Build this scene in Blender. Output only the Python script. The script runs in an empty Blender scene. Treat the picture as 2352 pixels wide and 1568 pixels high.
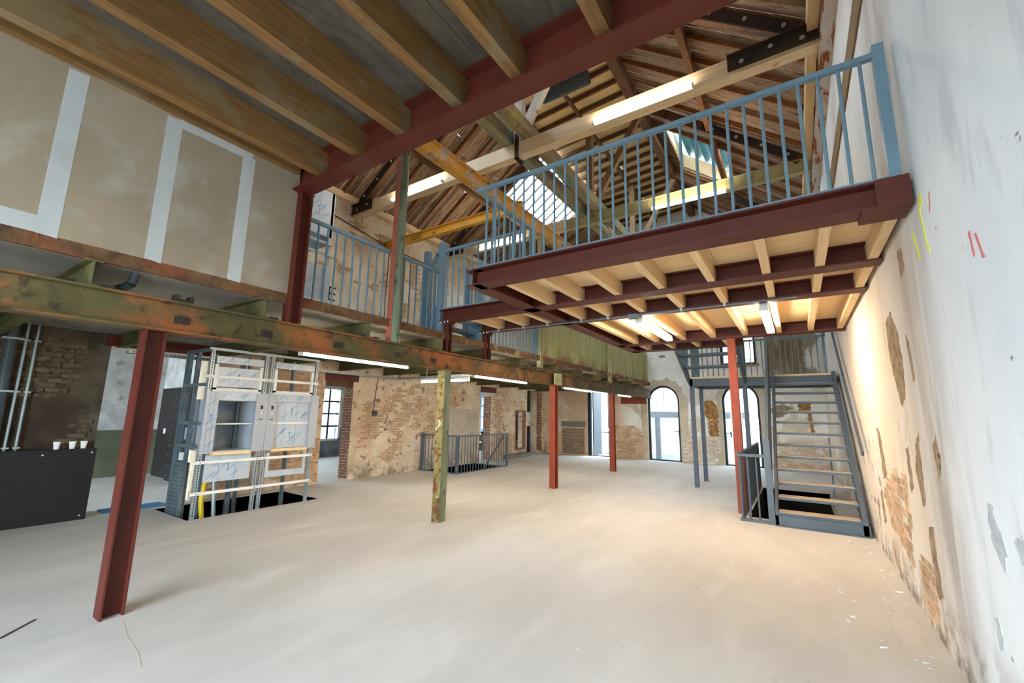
import bpy, bmesh, math, random
from mathutils import Vector, Matrix
rng = random.Random(7)
sc = bpy.context.scene
col = sc.collection
V = Vector

# ------------------------------------------------------------------ camera
YAW, PITCH, ROLL = 0.58606, 0.168178, 0.016717
cy, sy, cp, sp = math.cos(YAW), math.sin(YAW), math.cos(PITCH), math.sin(PITCH)
fwd = V((-sy * cp, cy * cp, sp)); rt = V((cy, sy, 0)); up = rt.cross(fwd)
cr, sr = math.cos(ROLL), math.sin(ROLL)
R2 = cr * rt + sr * up; U2 = -sr * rt + cr * up
cam = bpy.data.objects.new('camera', bpy.data.cameras.new('camera'))
m = Matrix((R2, U2, -fwd)).transposed().to_4x4(); m.translation = (0, 0, 1.6)
cam.matrix_world = m
cam.data.sensor_width = 36; cam.data.sensor_fit = 'HORIZONTAL'
cam.data.lens = 979.66 / 2352 * 36; cam.data.clip_start = .05; cam.data.clip_end = 200
col.objects.link(cam); sc.camera = cam

# ------------------------------------------------------------------ sky, exposure
w = bpy.data.worlds.new('overcast_sky'); sc.world = w; w.use_nodes = True
bg = w.node_tree.nodes['Background']
bg.inputs[0].default_value = (.67, .845, 1.0, 1); bg.inputs[1].default_value = 16.0
vs = sc.view_settings
vs.view_transform = 'Standard'; vs.look = 'None'; vs.gamma = 1; vs.use_curve_mapping = False
vs.exposure = 1.12
TUBE = 32.0

def portal(loc, rot, sx, sy_):
    l = bpy.data.lights.new('sky_portal', 'AREA'); l.shape = 'RECTANGLE'; l.size = sx; l.size_y = sy_
    l.cycles.is_portal = True
    o = bpy.data.objects.new('sky_portal', l); o.location = loc; o.rotation_euler = rot; col.objects.link(o)
H = math.pi / 2
portal((-2.0, -3.95, 1.65), (H, 0, 0), 4.6, 2.7)              # window behind the camera
portal((-11.5, -3.95, 1.4), (H, 0, 0), 4.2, 2.7)
portal((-6.3, 11.65, 9.0), (0, math.radians(-35), 0), 2.0, 3.5)
portal((-6.3, 3.8, 9.0), (0, math.radians(-35), 0), 2.0, 2.2)  # for the added skylight out of view
portal((-4.15, 16.6, 1.4), (-H, 0, 0), 1.1, 2.7)
portal((-1.6, 16.6, 1.4), (-H, 0, 0), 1.1, 2.7)
portal((-1.57, 16.6, 4.0), (-H, 0, 0), 1.1, 1.2)
portal((-6.67, 16.6, 1.3), (-H, 0, 0), .94, 2.6)

# ------------------------------------------------------------------ colour and materials
def S(r, g, b):
    f = lambda c: (c / 255 / 12.92) if c / 255 <= .04045 else ((c / 255 + .055) / 1.055) ** 2.4
    return (f(r), f(g), f(b), 1)

MATS = {}
def M(name, base, var=None, scale=4, st=(1, 1, 1), rough=.7, metal=0, bump=.15, detail=6, rnd=0, layers=(), dist=0, lo=.35, hi=.65, spec=.3, bscale=None):
    if name in MATS: return MATS[name]
    mt = bpy.data.materials.new(name); mt.use_nodes = True; MATS[name] = mt
    nt = mt.node_tree; N = nt.nodes.new; L = nt.links.new
    bs = nt.nodes['Principled BSDF']
    bs.inputs['Roughness'].default_value = rough; bs.inputs['Metallic'].default_value = metal
    bs.inputs['Specular IOR Level'].default_value = spec
    geo = N('ShaderNodeNewGeometry'); oi = N('ShaderNodeObjectInfo')
    add = N('ShaderNodeVectorMath'); add.operation = 'ADD'
    sc3 = N('ShaderNodeVectorMath'); sc3.operation = 'SCALE'; sc3.inputs[0].default_value = (13, 7, 17)
    L(oi.outputs['Random'], sc3.inputs['Scale'])
    L(geo.outputs['Position'], add.inputs[0])
    if rnd: L(sc3.outputs[0], add.inputs[1])
    sep = N('ShaderNodeSeparateXYZ'); L(geo.outputs['Position'], sep.inputs[0])
    def noise(s, stv, det, ds):
        mu = N('ShaderNodeVectorMath'); mu.operation = 'MULTIPLY'; mu.inputs[1].default_value = stv
        L(add.outputs[0], mu.inputs[0])
        n = N('ShaderNodeTexNoise'); n.inputs['Scale'].default_value = s; n.inputs['Detail'].default_value = det
        n.inputs['Roughness'].default_value = .6; n.inputs['Distortion'].default_value = ds
        L(mu.outputs[0], n.inputs['Vector']); return n.outputs['Fac']
    def ramp(v, a, b):
        r = N('ShaderNodeMapRange'); r.inputs['From Min'].default_value = a; r.inputs['From Max'].default_value = b
        L(v, r.inputs['Value']); return r.outputs['Result']
    def mix(f, a, b):
        x = N('ShaderNodeMix'); x.data_type = 'RGBA'
        if hasattr(f, 'is_output'): L(f, x.inputs[0])
        else: x.inputs[0].default_value = f
        for k, c in ((6, a), (7, b)):
            if hasattr(c, 'is_output'): L(c, x.inputs[k])
            else: x.inputs[k].default_value = c
        return x.outputs[2]
    n1 = noise(scale, st, detail, dist)
    c = mix(ramp(n1, lo, hi), base, var or base)
    for la in layers:
        f = ramp(noise(la.get('scale', 3), la.get('st', (1, 1, 1)), la.get('detail', 8), la.get('dist', .3)), la['lo'], la['hi'])
        for ax, a, b in la.get('gates', ()):
            g = ramp(sep.outputs[ax], a, b)
            mm = N('ShaderNodeMath'); mm.operation = 'MULTIPLY'; L(f, mm.inputs[0]); L(g, mm.inputs[1]); f = mm.outputs[0]
        if 'amt' in la:
            mm = N('ShaderNodeMath'); mm.operation = 'MULTIPLY'; L(f, mm.inputs[0]); mm.inputs[1].default_value = la['amt']; f = mm.outputs[0]
        c = mix(f, c, la['col'])
    if rnd:
        hv = N('ShaderNodeHueSaturation'); mr = N('ShaderNodeMapRange')
        mr.inputs['To Min'].default_value = 1 - rnd; mr.inputs['To Max'].default_value = 1 + rnd
        L(oi.outputs['Random'], mr.inputs['Value']); L(mr.outputs[0], hv.inputs['Value']); L(c, hv.inputs['Color']); c = hv.outputs[0]
    L(c, bs.inputs['Base Color'])
    if bump:
        bp = N('ShaderNodeBump'); bp.inputs['Strength'].default_value = bump; bp.inputs['Distance'].default_value = .02
        L(noise(bscale or scale * 3, st, 6, 0), bp.inputs['Height']); L(bp.outputs[0], bs.inputs['Normal'])
    return mt

def glow(name, c, s):
    mt = bpy.data.materials.new(name); mt.use_nodes = True; nt = mt.node_tree
    b = nt.nodes['Principled BSDF']; b.inputs['Base Color'].default_value = (.8, .8, .8, 1)
    b.inputs['Emission Color'].default_value = c; b.inputs['Emission Strength'].default_value = s
    return mt

def glass(name, tint=(1, 1, 1, 1)):
    mt = bpy.data.materials.new(name); mt.use_nodes = True; nt = mt.node_tree
    nt.nodes.remove(nt.nodes['Principled BSDF'])
    t = nt.nodes.new('ShaderNodeBsdfTransparent'); t.inputs[0].default_value = tint
    g = nt.nodes.new('ShaderNodeBsdfGlossy'); g.inputs['Roughness'].default_value = .03
    mx = nt.nodes.new('ShaderNodeMixShader'); mx.inputs[0].default_value = .05
    nt.links.new(t.outputs[0], mx.inputs[1]); nt.links.new(g.outputs[0], mx.inputs[2])
    nt.links.new(mx.outputs[0], nt.nodes['Material Output'].inputs[0])
    return mt

m_floor = M('screed', S(206, 199, 190), S(192, 184, 175), 1.1, (1, .45, 1), .75, bump=.05, bscale=30, layers=(
    dict(col=S(222, 214, 204), scale=2.3, lo=.55, hi=.75, st=(1, .3, 1), amt=.6),
    dict(col=S(150, 136, 122), scale=9, lo=.66, hi=.74, amt=.35),
    dict(col=S(150, 140, 128), scale=60, lo=.68, hi=.72, amt=.4)))
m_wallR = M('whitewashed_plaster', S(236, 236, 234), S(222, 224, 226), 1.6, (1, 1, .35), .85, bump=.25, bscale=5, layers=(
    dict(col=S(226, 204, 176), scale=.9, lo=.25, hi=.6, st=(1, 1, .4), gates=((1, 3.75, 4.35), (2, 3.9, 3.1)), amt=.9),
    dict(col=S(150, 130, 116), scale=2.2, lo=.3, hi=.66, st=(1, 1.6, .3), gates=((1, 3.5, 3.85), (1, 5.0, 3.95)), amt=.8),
    dict(col=S(165, 163, 165), scale=2.6, lo=.55, hi=.72, st=(1, 1.4, .35), amt=.45),
    dict(col=S(128, 112, 98), scale=4.5, lo=.42, hi=.58, gates=((2, .5, 0.0),), amt=.95),
    dict(col=S(120, 98, 78), scale=3.2, lo=.6, hi=.64, gates=((1, 4.2, 5.4), (2, 1.9, .7)), amt=.9),
    dict(col=S(112, 98, 84), scale=11, lo=.70, hi=.73, amt=.8),
    dict(col=S(96, 90, 84), scale=26, lo=.735, hi=.76, amt=.6)))
m_wallL = M('old_beige_plaster', S(224, 206, 178), S(200, 176, 148), 2.2, rough=.9, bump=.5, bscale=7, layers=(
    dict(col=S(190, 150, 116), scale=1.4, lo=.5, hi=.68, amt=.8),
    dict(col=S(216, 205, 188), scale=2.8, lo=.6, hi=.68, amt=.8),
    dict(col=S(122, 98, 76), scale=5.5, lo=.6, hi=.64, amt=.85),
    dict(col=S(120, 108, 90), scale=3.5, lo=.42, hi=.6, gates=((2, .55, .05),), amt=.8),
    dict(col=S(222, 212, 196), scale=1.6, lo=.38, hi=.6, gates=((2, 2.8, 2.9),), amt=.8), dict(col=S(228, 226, 222), scale=1.1, lo=.46, hi=.5, gates=((2, 2.8, 2.9), (2, 3.9, 3.4)), amt=.9)))
m_pier = M('sooty_brown_plaster', S(84, 70, 53), S(62, 50, 38), 3, rough=.95, bump=.6, bscale=9, layers=(
    dict(col=S(104, 95, 80), scale=1.2, lo=.4, hi=.6, gates=((1, 1.65, 2.0),), amt=.9),
    dict(col=S(54, 38, 30), scale=1.6, lo=.4, hi=.6, gates=((2, 1.75, 1.6),), amt=.8)))
m_wallF = M('flaking_white_plaster', S(240, 236, 228), S(230, 222, 208), 1.7, rough=.9, bump=.4, bscale=7, layers=(
    dict(col=S(206, 188, 160), scale=1.3, lo=.52, hi=.54, gates=((2, 3.4, 2.0),), amt=.85),
    dict(col=S(192, 160, 122), scale=1.0, lo=.3, hi=.5, gates=((0, -5.4, -6.0),), amt=.9),
    dict(col=S(196, 162, 128), scale=1.8, lo=.42, hi=.5, gates=((2, 1.1, .75),), amt=.9),
    dict(col=S(150, 128, 98), scale=.8, lo=.52, hi=.56, gates=((2, 2.6, 2.9), (0, -1.6, -1.2)), amt=.9),
    dict(col=S(120, 100, 76), scale=6, lo=.66, hi=.7, amt=.7)))
m_side = M('side_room_plaster', S(214, 212, 208), S(180, 174, 166), 2.6, rough=.9, bump=.2, layers=(dict(col=S(130, 120, 106), scale=4, lo=.6, hi=.66, amt=.6),))
m_dado_green = M('green_dado_paint', S(116, 114, 88), S(96, 96, 76), 2.5, rough=.8, layers=(dict(col=S(150, 156, 60), scale=1.6, lo=.62, hi=.66, amt=.8),))
m_dado_grey = M('grey_dado_paint', S(92, 104, 114), S(130, 140, 148), 4, rough=.8)
m_brick = M('tan_brick', S(210, 176, 140), S(180, 140, 108), 7, rough=.95, bump=.6, bscale=30, rnd=.22, layers=(
    dict(col=S(206, 184, 154), scale=9, lo=.48, hi=.62, amt=.8), dict(col=S(96, 70, 52), scale=15, lo=.62, hi=.7, amt=.7)))
m_brick_red = M('red_brick', S(146, 92, 70), S(116, 74, 58), 9, rough=.95, bump=.5, rnd=.2, layers=(dict(col=S(206, 190, 176), scale=14, lo=.56, hi=.64, amt=.7),))
m_brick_sooty = M('sooty_brick', S(108, 91, 68), S(84, 68, 50), 8, rough=.95, bump=.6, rnd=.25, layers=(dict(col=S(54, 43, 33), scale=12, lo=.52, hi=.64, amt=.9),))
m_brick_white = M('whitewashed_brick', S(226, 214, 196), S(200, 176, 150), 8, rough=.95, bump=.6, rnd=.12, layers=(dict(col=S(150, 104, 78), scale=12, lo=.6, hi=.66, amt=.8),))
m_brick_grey = M('grey_brown_brick', S(140, 118, 92), S(110, 92, 72), 9, rough=.95, bump=.4, rnd=.18)
m_chip = M('grey_undercoat', S(206, 208, 209), S(178, 182, 185), 8, rough=.9, bump=.5)
m_band = M('beige_repair_render', S(206, 190, 164), S(186, 168, 140), 3, rough=.95, bump=.4, bscale=9)
m_ochre = M('ochre_rubble', S(176, 130, 76), S(130, 92, 52), 7, rough=1, bump=1.0, bscale=16, layers=(dict(col=S(200, 176, 140), scale=9, lo=.58, hi=.64, amt=.8),))
m_greyr = M('greyish_render', S(196, 182, 162), S(178, 162, 142), 2.5, rough=.95, bump=.4, layers=(dict(col=S(140, 112, 88), scale=4, lo=.6, hi=.66, amt=.8),))
m_brownst = M('brown_streaked_plaster', S(160, 138, 112), S(122, 100, 78), 4, (3, 3, .35), .95, bump=.5, layers=(dict(col=S(196, 178, 152), scale=3, st=(3, 3, .4), lo=.55, hi=.62, amt=.7),))
m_dust = M('dusty_tread_top', S(198, 176, 152), S(180, 158, 134), 4, rough=.9, bump=.05)
m_rubble = M('crumbled_mortar', S(178, 152, 122), S(140, 114, 88), 9, rough=1, bump=1.0, bscale=16, layers=(dict(col=S(96, 78, 60), scale=14, lo=.6, hi=.66),))
m_red = M('red_oxide_steel', S(88, 34, 21), S(79, 30, 18), 3, rough=.55, bump=.03, spec=.35)
m_redcol = M('orange_red_steel', S(142, 60, 30), S(130, 54, 27), 3, rough=.55, bump=.03, spec=.35)
m_blue = M('blue_grey_steel', S(110, 135, 148), S(103, 128, 141), 3, rough=.45, bump=.02, spec=.4)
m_grey = M('slate_grey_steel', S(82, 92, 100), S(74, 83, 90), 3, rough=.5, bump=.02, spec=.4)
m_girder = M('rusty_green_girder', S(100, 89, 50), S(72, 63, 36), 2.5, rough=.75, bump=.4, bscale=14, layers=(
    dict(col=S(156, 88, 46), scale=2.2, lo=.47, hi=.62, st=(1, .7, 1), gates=((1, 11, 6),), amt=.85),
    dict(col=S(148, 102, 60), scale=2.4, lo=.45, hi=.62, gates=((1, 4.5, 6),), amt=.75),
    dict(col=S(52, 38, 25), scale=6, lo=.56, hi=.66, amt=.9)))
m_green = M('olive_green_steel', S(98, 91, 52), S(76, 70, 41), 3, rough=.7, bump=.25, layers=(dict(col=S(74, 54, 32), scale=6, lo=.6, hi=.68, amt=.9),))
m_palegreen = M('pale_green_steel', S(180, 174, 128), S(162, 154, 112), 4, rough=.7, bump=.2, layers=(
    dict(col=S(150, 90, 40), scale=4, lo=.6, hi=.7, amt=.8), dict(col=S(120, 92, 50), scale=3, st=(3, 3, .3), lo=.58, hi=.68, amt=.6)))
m_panel = M('rust_streaked_green_sheet', S(170, 164, 110), S(154, 146, 94), 3, (2, 2, .3), .7, bump=.2, rnd=.05, layers=(
    dict(col=S(104, 84, 44), scale=5, st=(4, 4, .15), lo=.6, hi=.68, amt=.8),
    dict(col=S(124, 84, 46), scale=3, st=(1, 1, .5), lo=.45, hi=.6, gates=((2, 3.2, 2.92),), amt=.85)))
m_rustedge = M('rusted_slab_edge', S(118, 86, 56), S(78, 56, 38), 8, rough=.95, bump=.9, bscale=18, layers=(
    dict(col=S(134, 72, 46), scale=2, lo=.52, hi=.6, amt=.6), dict(col=S(168, 144, 106), scale=3, lo=.55, hi=.65, gates=((1, 3, 6),), amt=.8)))
m_rustgreen = M('chipped_yellow_green_steel', S(152, 134, 80), S(122, 106, 62), 4, rough=.8, bump=.5, layers=(
    dict(col=S(104, 60, 32), scale=9, lo=.52, hi=.58, amt=.95), dict(col=S(206, 190, 150), scale=7, lo=.62, hi=.66, amt=.8),
    dict(col=S(96, 54, 30), scale=4, lo=.3, hi=.5, gates=((2, .35, .2),), amt=.95)))
m_greyrust = M('grey_green_steel', S(120, 124, 96), S(88, 94, 74), 4, (2, 2, .5), .6, bump=.2, layers=(dict(col=S(60, 52, 40), scale=5, lo=.58, hi=.66, amt=.9),))
m_orangeface = M('salmon_primer_steel', S(172, 92, 66), S(152, 80, 58), 4, rough=.6, layers=(dict(col=S(120, 110, 80), scale=5, lo=.6, hi=.68, amt=.8),))
m_yellow = M('yellow_crane_steel', S(222, 166, 74), S(206, 148, 62), 4, rough=.6, bump=.15, layers=(
    dict(col=S(196, 186, 178), scale=2, lo=.54, hi=.58, amt=.8), dict(col=S(120, 74, 34), scale=6, lo=.56, hi=.66, amt=.8)))
m_yellow2 = M('amber_crane_steel', S(232, 176, 70), S(222, 162, 60), 3, rough=.55, bump=.08, layers=(dict(col=S(110, 74, 40), scale=6, lo=.68, hi=.74, amt=.7),))
m_rustpale = M('flaking_pink_grey_steel', S(206, 198, 192), S(190, 180, 172), 4, rough=.8, bump=.4, layers=(
    dict(col=S(150, 78, 34), scale=2.5, lo=.5, hi=.55, st=(3, .6, 1), amt=.95), dict(col=S(190, 130, 40), scale=3, lo=.64, hi=.7, amt=.7)))
m_iron = M('black_steel', S(62, 48, 40), S(48, 38, 33), 4, rough=.6, bump=.15)
m_galv = M('galvanised_steel', S(178, 186, 188), S(158, 168, 172), 6, rough=.4, metal=.55, bump=.03)
m_darkgalv = M('dull_zinc_steel', S(116, 128, 132), S(96, 108, 112), 6, rough=.45, metal=.4, bump=.03)
m_white = M('white_enamel', S(226, 222, 212), S(216, 212, 202), 5, rough=.5, bump=0)
m_stain = M('brushed_steel', S(176, 178, 182), S(166, 168, 172), 6, (1, 1, 8), .45, metal=.3, bump=.02)
m_film = M('filmed_steel', S(188, 192, 196), S(178, 183, 188), 6, rough=.4, metal=.2, bump=.02)
m_ink = M('blue_print', S(40, 128, 172), rough=.6, bump=0)
m_black = M('black_film_board', S(26, 25, 25), S(20, 20, 20), 5, rough=.55, bump=.05)
m_dark = M('dark_brown_board', S(44, 37, 37), S(36, 30, 31), 3, rough=.5, bump=.05)
m_void = M('dark_void', S(42, 34, 28), S(30, 26, 22), 3, rough=1, bump=0)
m_purple = M('dark_red_pit_edge', S(92, 40, 42), S(72, 34, 34), 3, rough=.7, bump=.1)
m_screw = M('zinc_screw', S(200, 200, 200), rough=.35, metal=.6, bump=0)
m_conc = M('concrete_slab', S(140, 134, 122), S(112, 106, 94), 1.6, rough=.9, bump=.25, layers=(dict(col=S(94, 88, 64), scale=2.5, lo=.56, hi=.68, amt=.7),))
m_pipe = M('dark_grey_pipe', S(72, 78, 80), S(60, 66, 68), 4, rough=.5, bump=.05)
m_zpipe = M('zinc_conduit', S(186, 196, 200), S(170, 182, 186), 4, rough=.3, metal=.7, bump=.02)
m_gyp = M('plasterboard', S(158, 140, 116), S(144, 128, 106), 1.4, rough=.85, bump=.03, rnd=.03, layers=(
    dict(col=S(178, 174, 166), scale=2.0, lo=.5, hi=.76, amt=.7), dict(col=S(206, 204, 198), scale=9, lo=.72, hi=.78, amt=.6)))
m_filler = M('joint_filler', S(186, 186, 182), S(176, 176, 171), 4, rough=.85, bump=.05)
m_new = M('new_pine', S(230, 200, 154), S(216, 182, 132), 6, (6, .5, 6), .6, bump=.06, rnd=.05, layers=(dict(col=S(150, 100, 52), scale=3.3, lo=.7, hi=.74, amt=.6),))
m_joist = M('aged_pine_joist', S(128, 92, 50), S(100, 70, 38), 5, (6, .4, 6), .65, bump=.1, rnd=.12, layers=(
    dict(col=S(120, 82, 46), scale=4, st=(8, .3, 8), lo=.52, hi=.66, amt=.6), dict(col=S(84, 54, 28), scale=4.5, lo=.7, hi=.74, amt=.8),
    dict(col=S(120, 108, 82), scale=1.2, lo=.55, hi=.6, amt=.5)))
m_plyc = M('grey_plywood', S(88, 78, 67), S(66, 57, 47), 2.4, (2.2, .6, 1), .8, bump=.12, dist=1.4, layers=(
    dict(col=S(104, 90, 70), scale=1.3, lo=.5, hi=.62, amt=.5), dict(col=S(114, 106, 92), scale=4, lo=.64, hi=.7, amt=.5)))
m_ply = M('pale_plywood', S(230, 202, 156), S(220, 188, 138), 2.4, (.5, 4, 1), .7, bump=.04, dist=.8)
m_roofply = M('roof_plywood', S(228, 196, 144), S(214, 180, 124), 4, (.5, 5, 1), .75, bump=.08, dist=1.0)
m_tie = M('tie_beam_pine', S(240, 216, 180), S(226, 194, 150), 4, (.4, 6, 6), .6, bump=.08, layers=(dict(col=S(150, 96, 52), scale=5, lo=.7, hi=.74, amt=.6),))
m_old = M('weathered_board', S(152, 122, 92), S(114, 88, 66), 5, (.5, 7, 2), .85, bump=.35, rnd=.4, layers=(
    dict(col=S(150, 134, 114), scale=2.2, st=(.5, 3, 1), lo=.54, hi=.66, amt=.75), dict(col=S(46, 36, 28), scale=3, st=(.4, 4, 1), lo=.56, hi=.66, amt=.8)))
m_rafter = M('amber_rafter', S(148, 98, 60), S(124, 80, 48), 5, (.5, 6, 3), .7, bump=.15, rnd=.15)
m_purlin = M('brown_purlin', S(118, 82, 54), S(90, 62, 42), 5, (6, .4, 6), .8, bump=.3, rnd=.1, layers=(dict(col=S(54, 40, 30), scale=4, lo=.56, hi=.66, amt=.7),))
m_paired = M('green_painted_timber', S(160, 148, 114), S(132, 110, 86), 3, (4, .4, 4), .8, bump=.3, layers=(
    dict(col=S(112, 146, 132), scale=2.2, lo=.54, hi=.6, amt=.7), dict(col=S(170, 164, 80), scale=2.8, lo=.56, hi=.64, amt=.6), dict(col=S(84, 60, 42), scale=5, lo=.6, hi=.66, amt=.8)))
m_post = M('truss_timber', S(150, 118, 86), S(126, 96, 68), 5, (6, 6, .4), .8, bump=.2, rnd=.1)
m_whitep = M('white_painted_timber', S(222, 214, 206), S(206, 196, 186), 5, (5, 5, .4), .8, bump=.2, layers=(dict(col=S(130, 100, 76), scale=5, lo=.62, hi=.68, amt=.7),))
m_teal = M('teal_sheet', S(70, 150, 176), S(60, 138, 164), 4, rough=.35, bump=.02)
m_frame = M('black_door_frame', S(30, 40, 46), S(26, 34, 40), 4, rough=.5, bump=.02)
m_anthr = M('anthracite_panel', S(46, 54, 62), S(38, 46, 54), 3, rough=.6, bump=.03)
m_paper = M('white_paper', S(236, 236, 238), rough=.8, bump=0)
m_ext = M('white_render', S(232, 232, 232), S(220, 222, 224), 3, rough=.9, bump=.1)
m_ground = M('outdoor_paving', S(150, 148, 144), S(134, 132, 128), 2, rough=.9, bump=.1)
m_yard = M('grey_yard_timber', S(140, 146, 152), S(130, 136, 142), 3, rough=.9, bump=.1)
m_tan = M('brown_wall_batten', S(146, 124, 94), S(116, 94, 66), 4, (1, .4, 3), .85, bump=.2)
m_yelp = M('yellow_spray_paint', S(226, 230, 92), rough=.8, bump=0)
m_pinkp = M('red_spray_paint', S(206, 132, 124), rough=.8, bump=0)
m_cup = M('paper_cup', S(232, 228, 218), rough=.7, bump=0)
m_hose = M('yellow_hose', S(222, 186, 40), rough=.5, bump=0)
m_bluew = M('pale_blue_joinery', S(126, 170, 196), S(116, 160, 188), 3, rough=.6, bump=.03)
m_mark = M('black_lettering', S(40, 34, 28), rough=.8, bump=0)
m_cable = M('black_cable', S(50, 48, 46), rough=.7, bump=0)
m_bluecloth = M('blue_tarp', S(70, 130, 168), S(54, 110, 150), 5, rough=.6, bump=.2)
m_tube = glow('lit_tube', (1.0, .88, .70, 1), TUBE)
m_glass = glass('milky_filmed_glass', (.5, .51, .52, 1))
m_sky = glass('skylight_glass', (.9, .92, .94, 1))

# ------------------------------------------------------------------ mesh helpers
WL = {}
LABELS = {}
def reg(o, label, cat, group=None, kind=None):
    if label:
        key = label
        if key in LABELS and LABELS[key] != (group or 0): print('DUP LABEL', label)
        if key in LABELS and not group: print('DUP LABEL', label)
        LABELS[key] = group or 0
        o['label'] = label
    if cat: o['category'] = cat
    if group: o['group'] = group
    if kind: o['kind'] = kind
    return o
def put(o, parent, loc):
    loc = V(loc); col.objects.link(o); WL[o.name] = loc
    if parent: o.parent = parent; o.location = loc - WL[parent.name]
    else: o.location = loc
    return o
def thing(name, label, cat, loc, group=None, kind=None):
    o = bpy.data.objects.new(name, None); o.empty_display_size = .1
    put(o, None, loc); return reg(o, label, cat, group, kind)

class MB:
    def __init__(s): s.v = []; s.f = []; s.mi = []
    def add(s, vs_, fs, mi=0):
        b = len(s.v); s.v += [V(x) for x in vs_]; s.f += [[b + i for i in f] for f in fs]; s.mi += [mi] * len(fs); return s
    def box(s, x0, x1, y0, y1, z0, z1, mi=0):
        return s.add([(x0, y0, z0), (x1, y0, z0), (x1, y1, z0), (x0, y1, z0), (x0, y0, z1), (x1, y0, z1), (x1, y1, z1), (x0, y1, z1)],
                     [(3, 2, 1, 0), (4, 5, 6, 7), (0, 1, 5, 4), (1, 2, 6, 5), (2, 3, 7, 6), (3, 0, 4, 7)], mi)
    def bar(s, p0, p1, w, h, side=None, mi=0):
        p0, p1 = V(p0), V(p1); d = (p1 - p0).normalized()
        side = V(side) if side else (V((0, 0, 1)).cross(d) if abs(d.z) < .99 else V((1, 0, 0)))
        side = (side - d * side.dot(d)).normalized(); n = d.cross(side)
        a, b = side * w / 2, n * h / 2
        return s.add([p0 - a - b, p0 + a - b, p0 + a + b, p0 - a + b, p1 - a - b, p1 + a - b, p1 + a + b, p1 - a + b],
                     [(0, 1, 2, 3)[::-1], (4, 5, 6, 7), (0, 1, 5, 4), (1, 2, 6, 5), (2, 3, 7, 6), (3, 0, 4, 7)], mi)
    def cyl(s, p0, p1, r, n=10, r1=None, mi=0):
        p0, p1 = V(p0), V(p1); d = (p1 - p0).normalized(); r1 = r if r1 is None else r1
        a = (V((1, 0, 0)) if abs(d.x) < .9 else V((0, 1, 0))).cross(d).normalized(); b = d.cross(a)
        vs_ = []
        for p, rr in ((p0, r), (p1, r1)):
            for k in range(n):
                t = 2 * math.pi * k / n; vs_.append(p + a * rr * math.cos(t) + b * rr * math.sin(t))
        return s.add(vs_, [(k, (k + 1) % n, n + (k + 1) % n, n + k) for k in range(n)] + [tuple(range(n))[::-1], tuple(range(n, 2 * n))], mi)
    def tube(s, pts, r, n=8, mi=0):
        for a, b in zip(pts, pts[1:]):
            s.cyl(a, b, r, n, mi=mi)
        return s
    def ib(s, ax, a0, a1, c1, c2, h, b, tf=.014, tw=.01, mi=0):
        # I section: ax x/y -> c1 = other horizontal centre, c2 = bottom z ; ax z -> c1,c2 = x,y centre, flanges face +-y
        if ax == 'x':
            s.box(a0, a1, c1 - b / 2, c1 + b / 2, c2, c2 + tf, mi); s.box(a0, a1, c1 - b / 2, c1 + b / 2, c2 + h - tf, c2 + h, mi); s.box(a0, a1, c1 - tw / 2, c1 + tw / 2, c2 + tf, c2 + h - tf, mi)
        elif ax == 'y':
            s.box(c1 - b / 2, c1 + b / 2, a0, a1, c2, c2 + tf, mi); s.box(c1 - b / 2, c1 + b / 2, a0, a1, c2 + h - tf, c2 + h, mi); s.box(c1 - tw / 2, c1 + tw / 2, a0, a1, c2 + tf, c2 + h - tf, mi)
        else:
            s.box(c1 - b / 2, c1 + b / 2, c2 - h / 2, c2 - h / 2 + tf, a0, a1, mi); s.box(c1 - b / 2, c1 + b / 2, c2 + h / 2 - tf, c2 + h / 2, a0, a1, mi); s.box(c1 - tw / 2, c1 + tw / 2, c2 - h / 2 + tf, c2 + h / 2 - tf, a0, a1, mi)
        return s
    def prism(s, pts, off, mi=0):
        n = len(pts); pts = [V(p) for p in pts]; off = V(off)
        return s.add(pts + [p + off for p in pts], [tuple(range(n))[::-1], tuple(range(n, 2 * n))] + [(k, (k + 1) % n, n + (k + 1) % n, n + k) for k in range(n)], mi)
    def build(s, name, mat, parent=None, label=None, cat=None, group=None, kind=None, smooth=False):
        xs = [v.x for v in s.v]; ys = [v.y for v in s.v]; zs = [v.z for v in s.v]
        base = V(((min(xs) + max(xs)) / 2, (min(ys) + max(ys)) / 2, min(zs)))
        me = bpy.data.meshes.new(name); me.from_pydata([v - base for v in s.v], [], s.f)
        mats = mat if isinstance(mat, (list, tuple)) else [mat]
        for x in mats: me.materials.append(x)
        if len(mats) > 1: me.polygons.foreach_set('material_index', s.mi)
        bm = bmesh.new(); bm.from_mesh(me); bmesh.ops.recalc_face_normals(bm, faces=bm.faces); bm.to_mesh(me); bm.free()
        if smooth:
            for p in me.polygons: p.use_smooth = True
        o = bpy.data.objects.new(name, me); put(o, parent, base)
        return reg(o, label, cat, group, kind)

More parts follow.
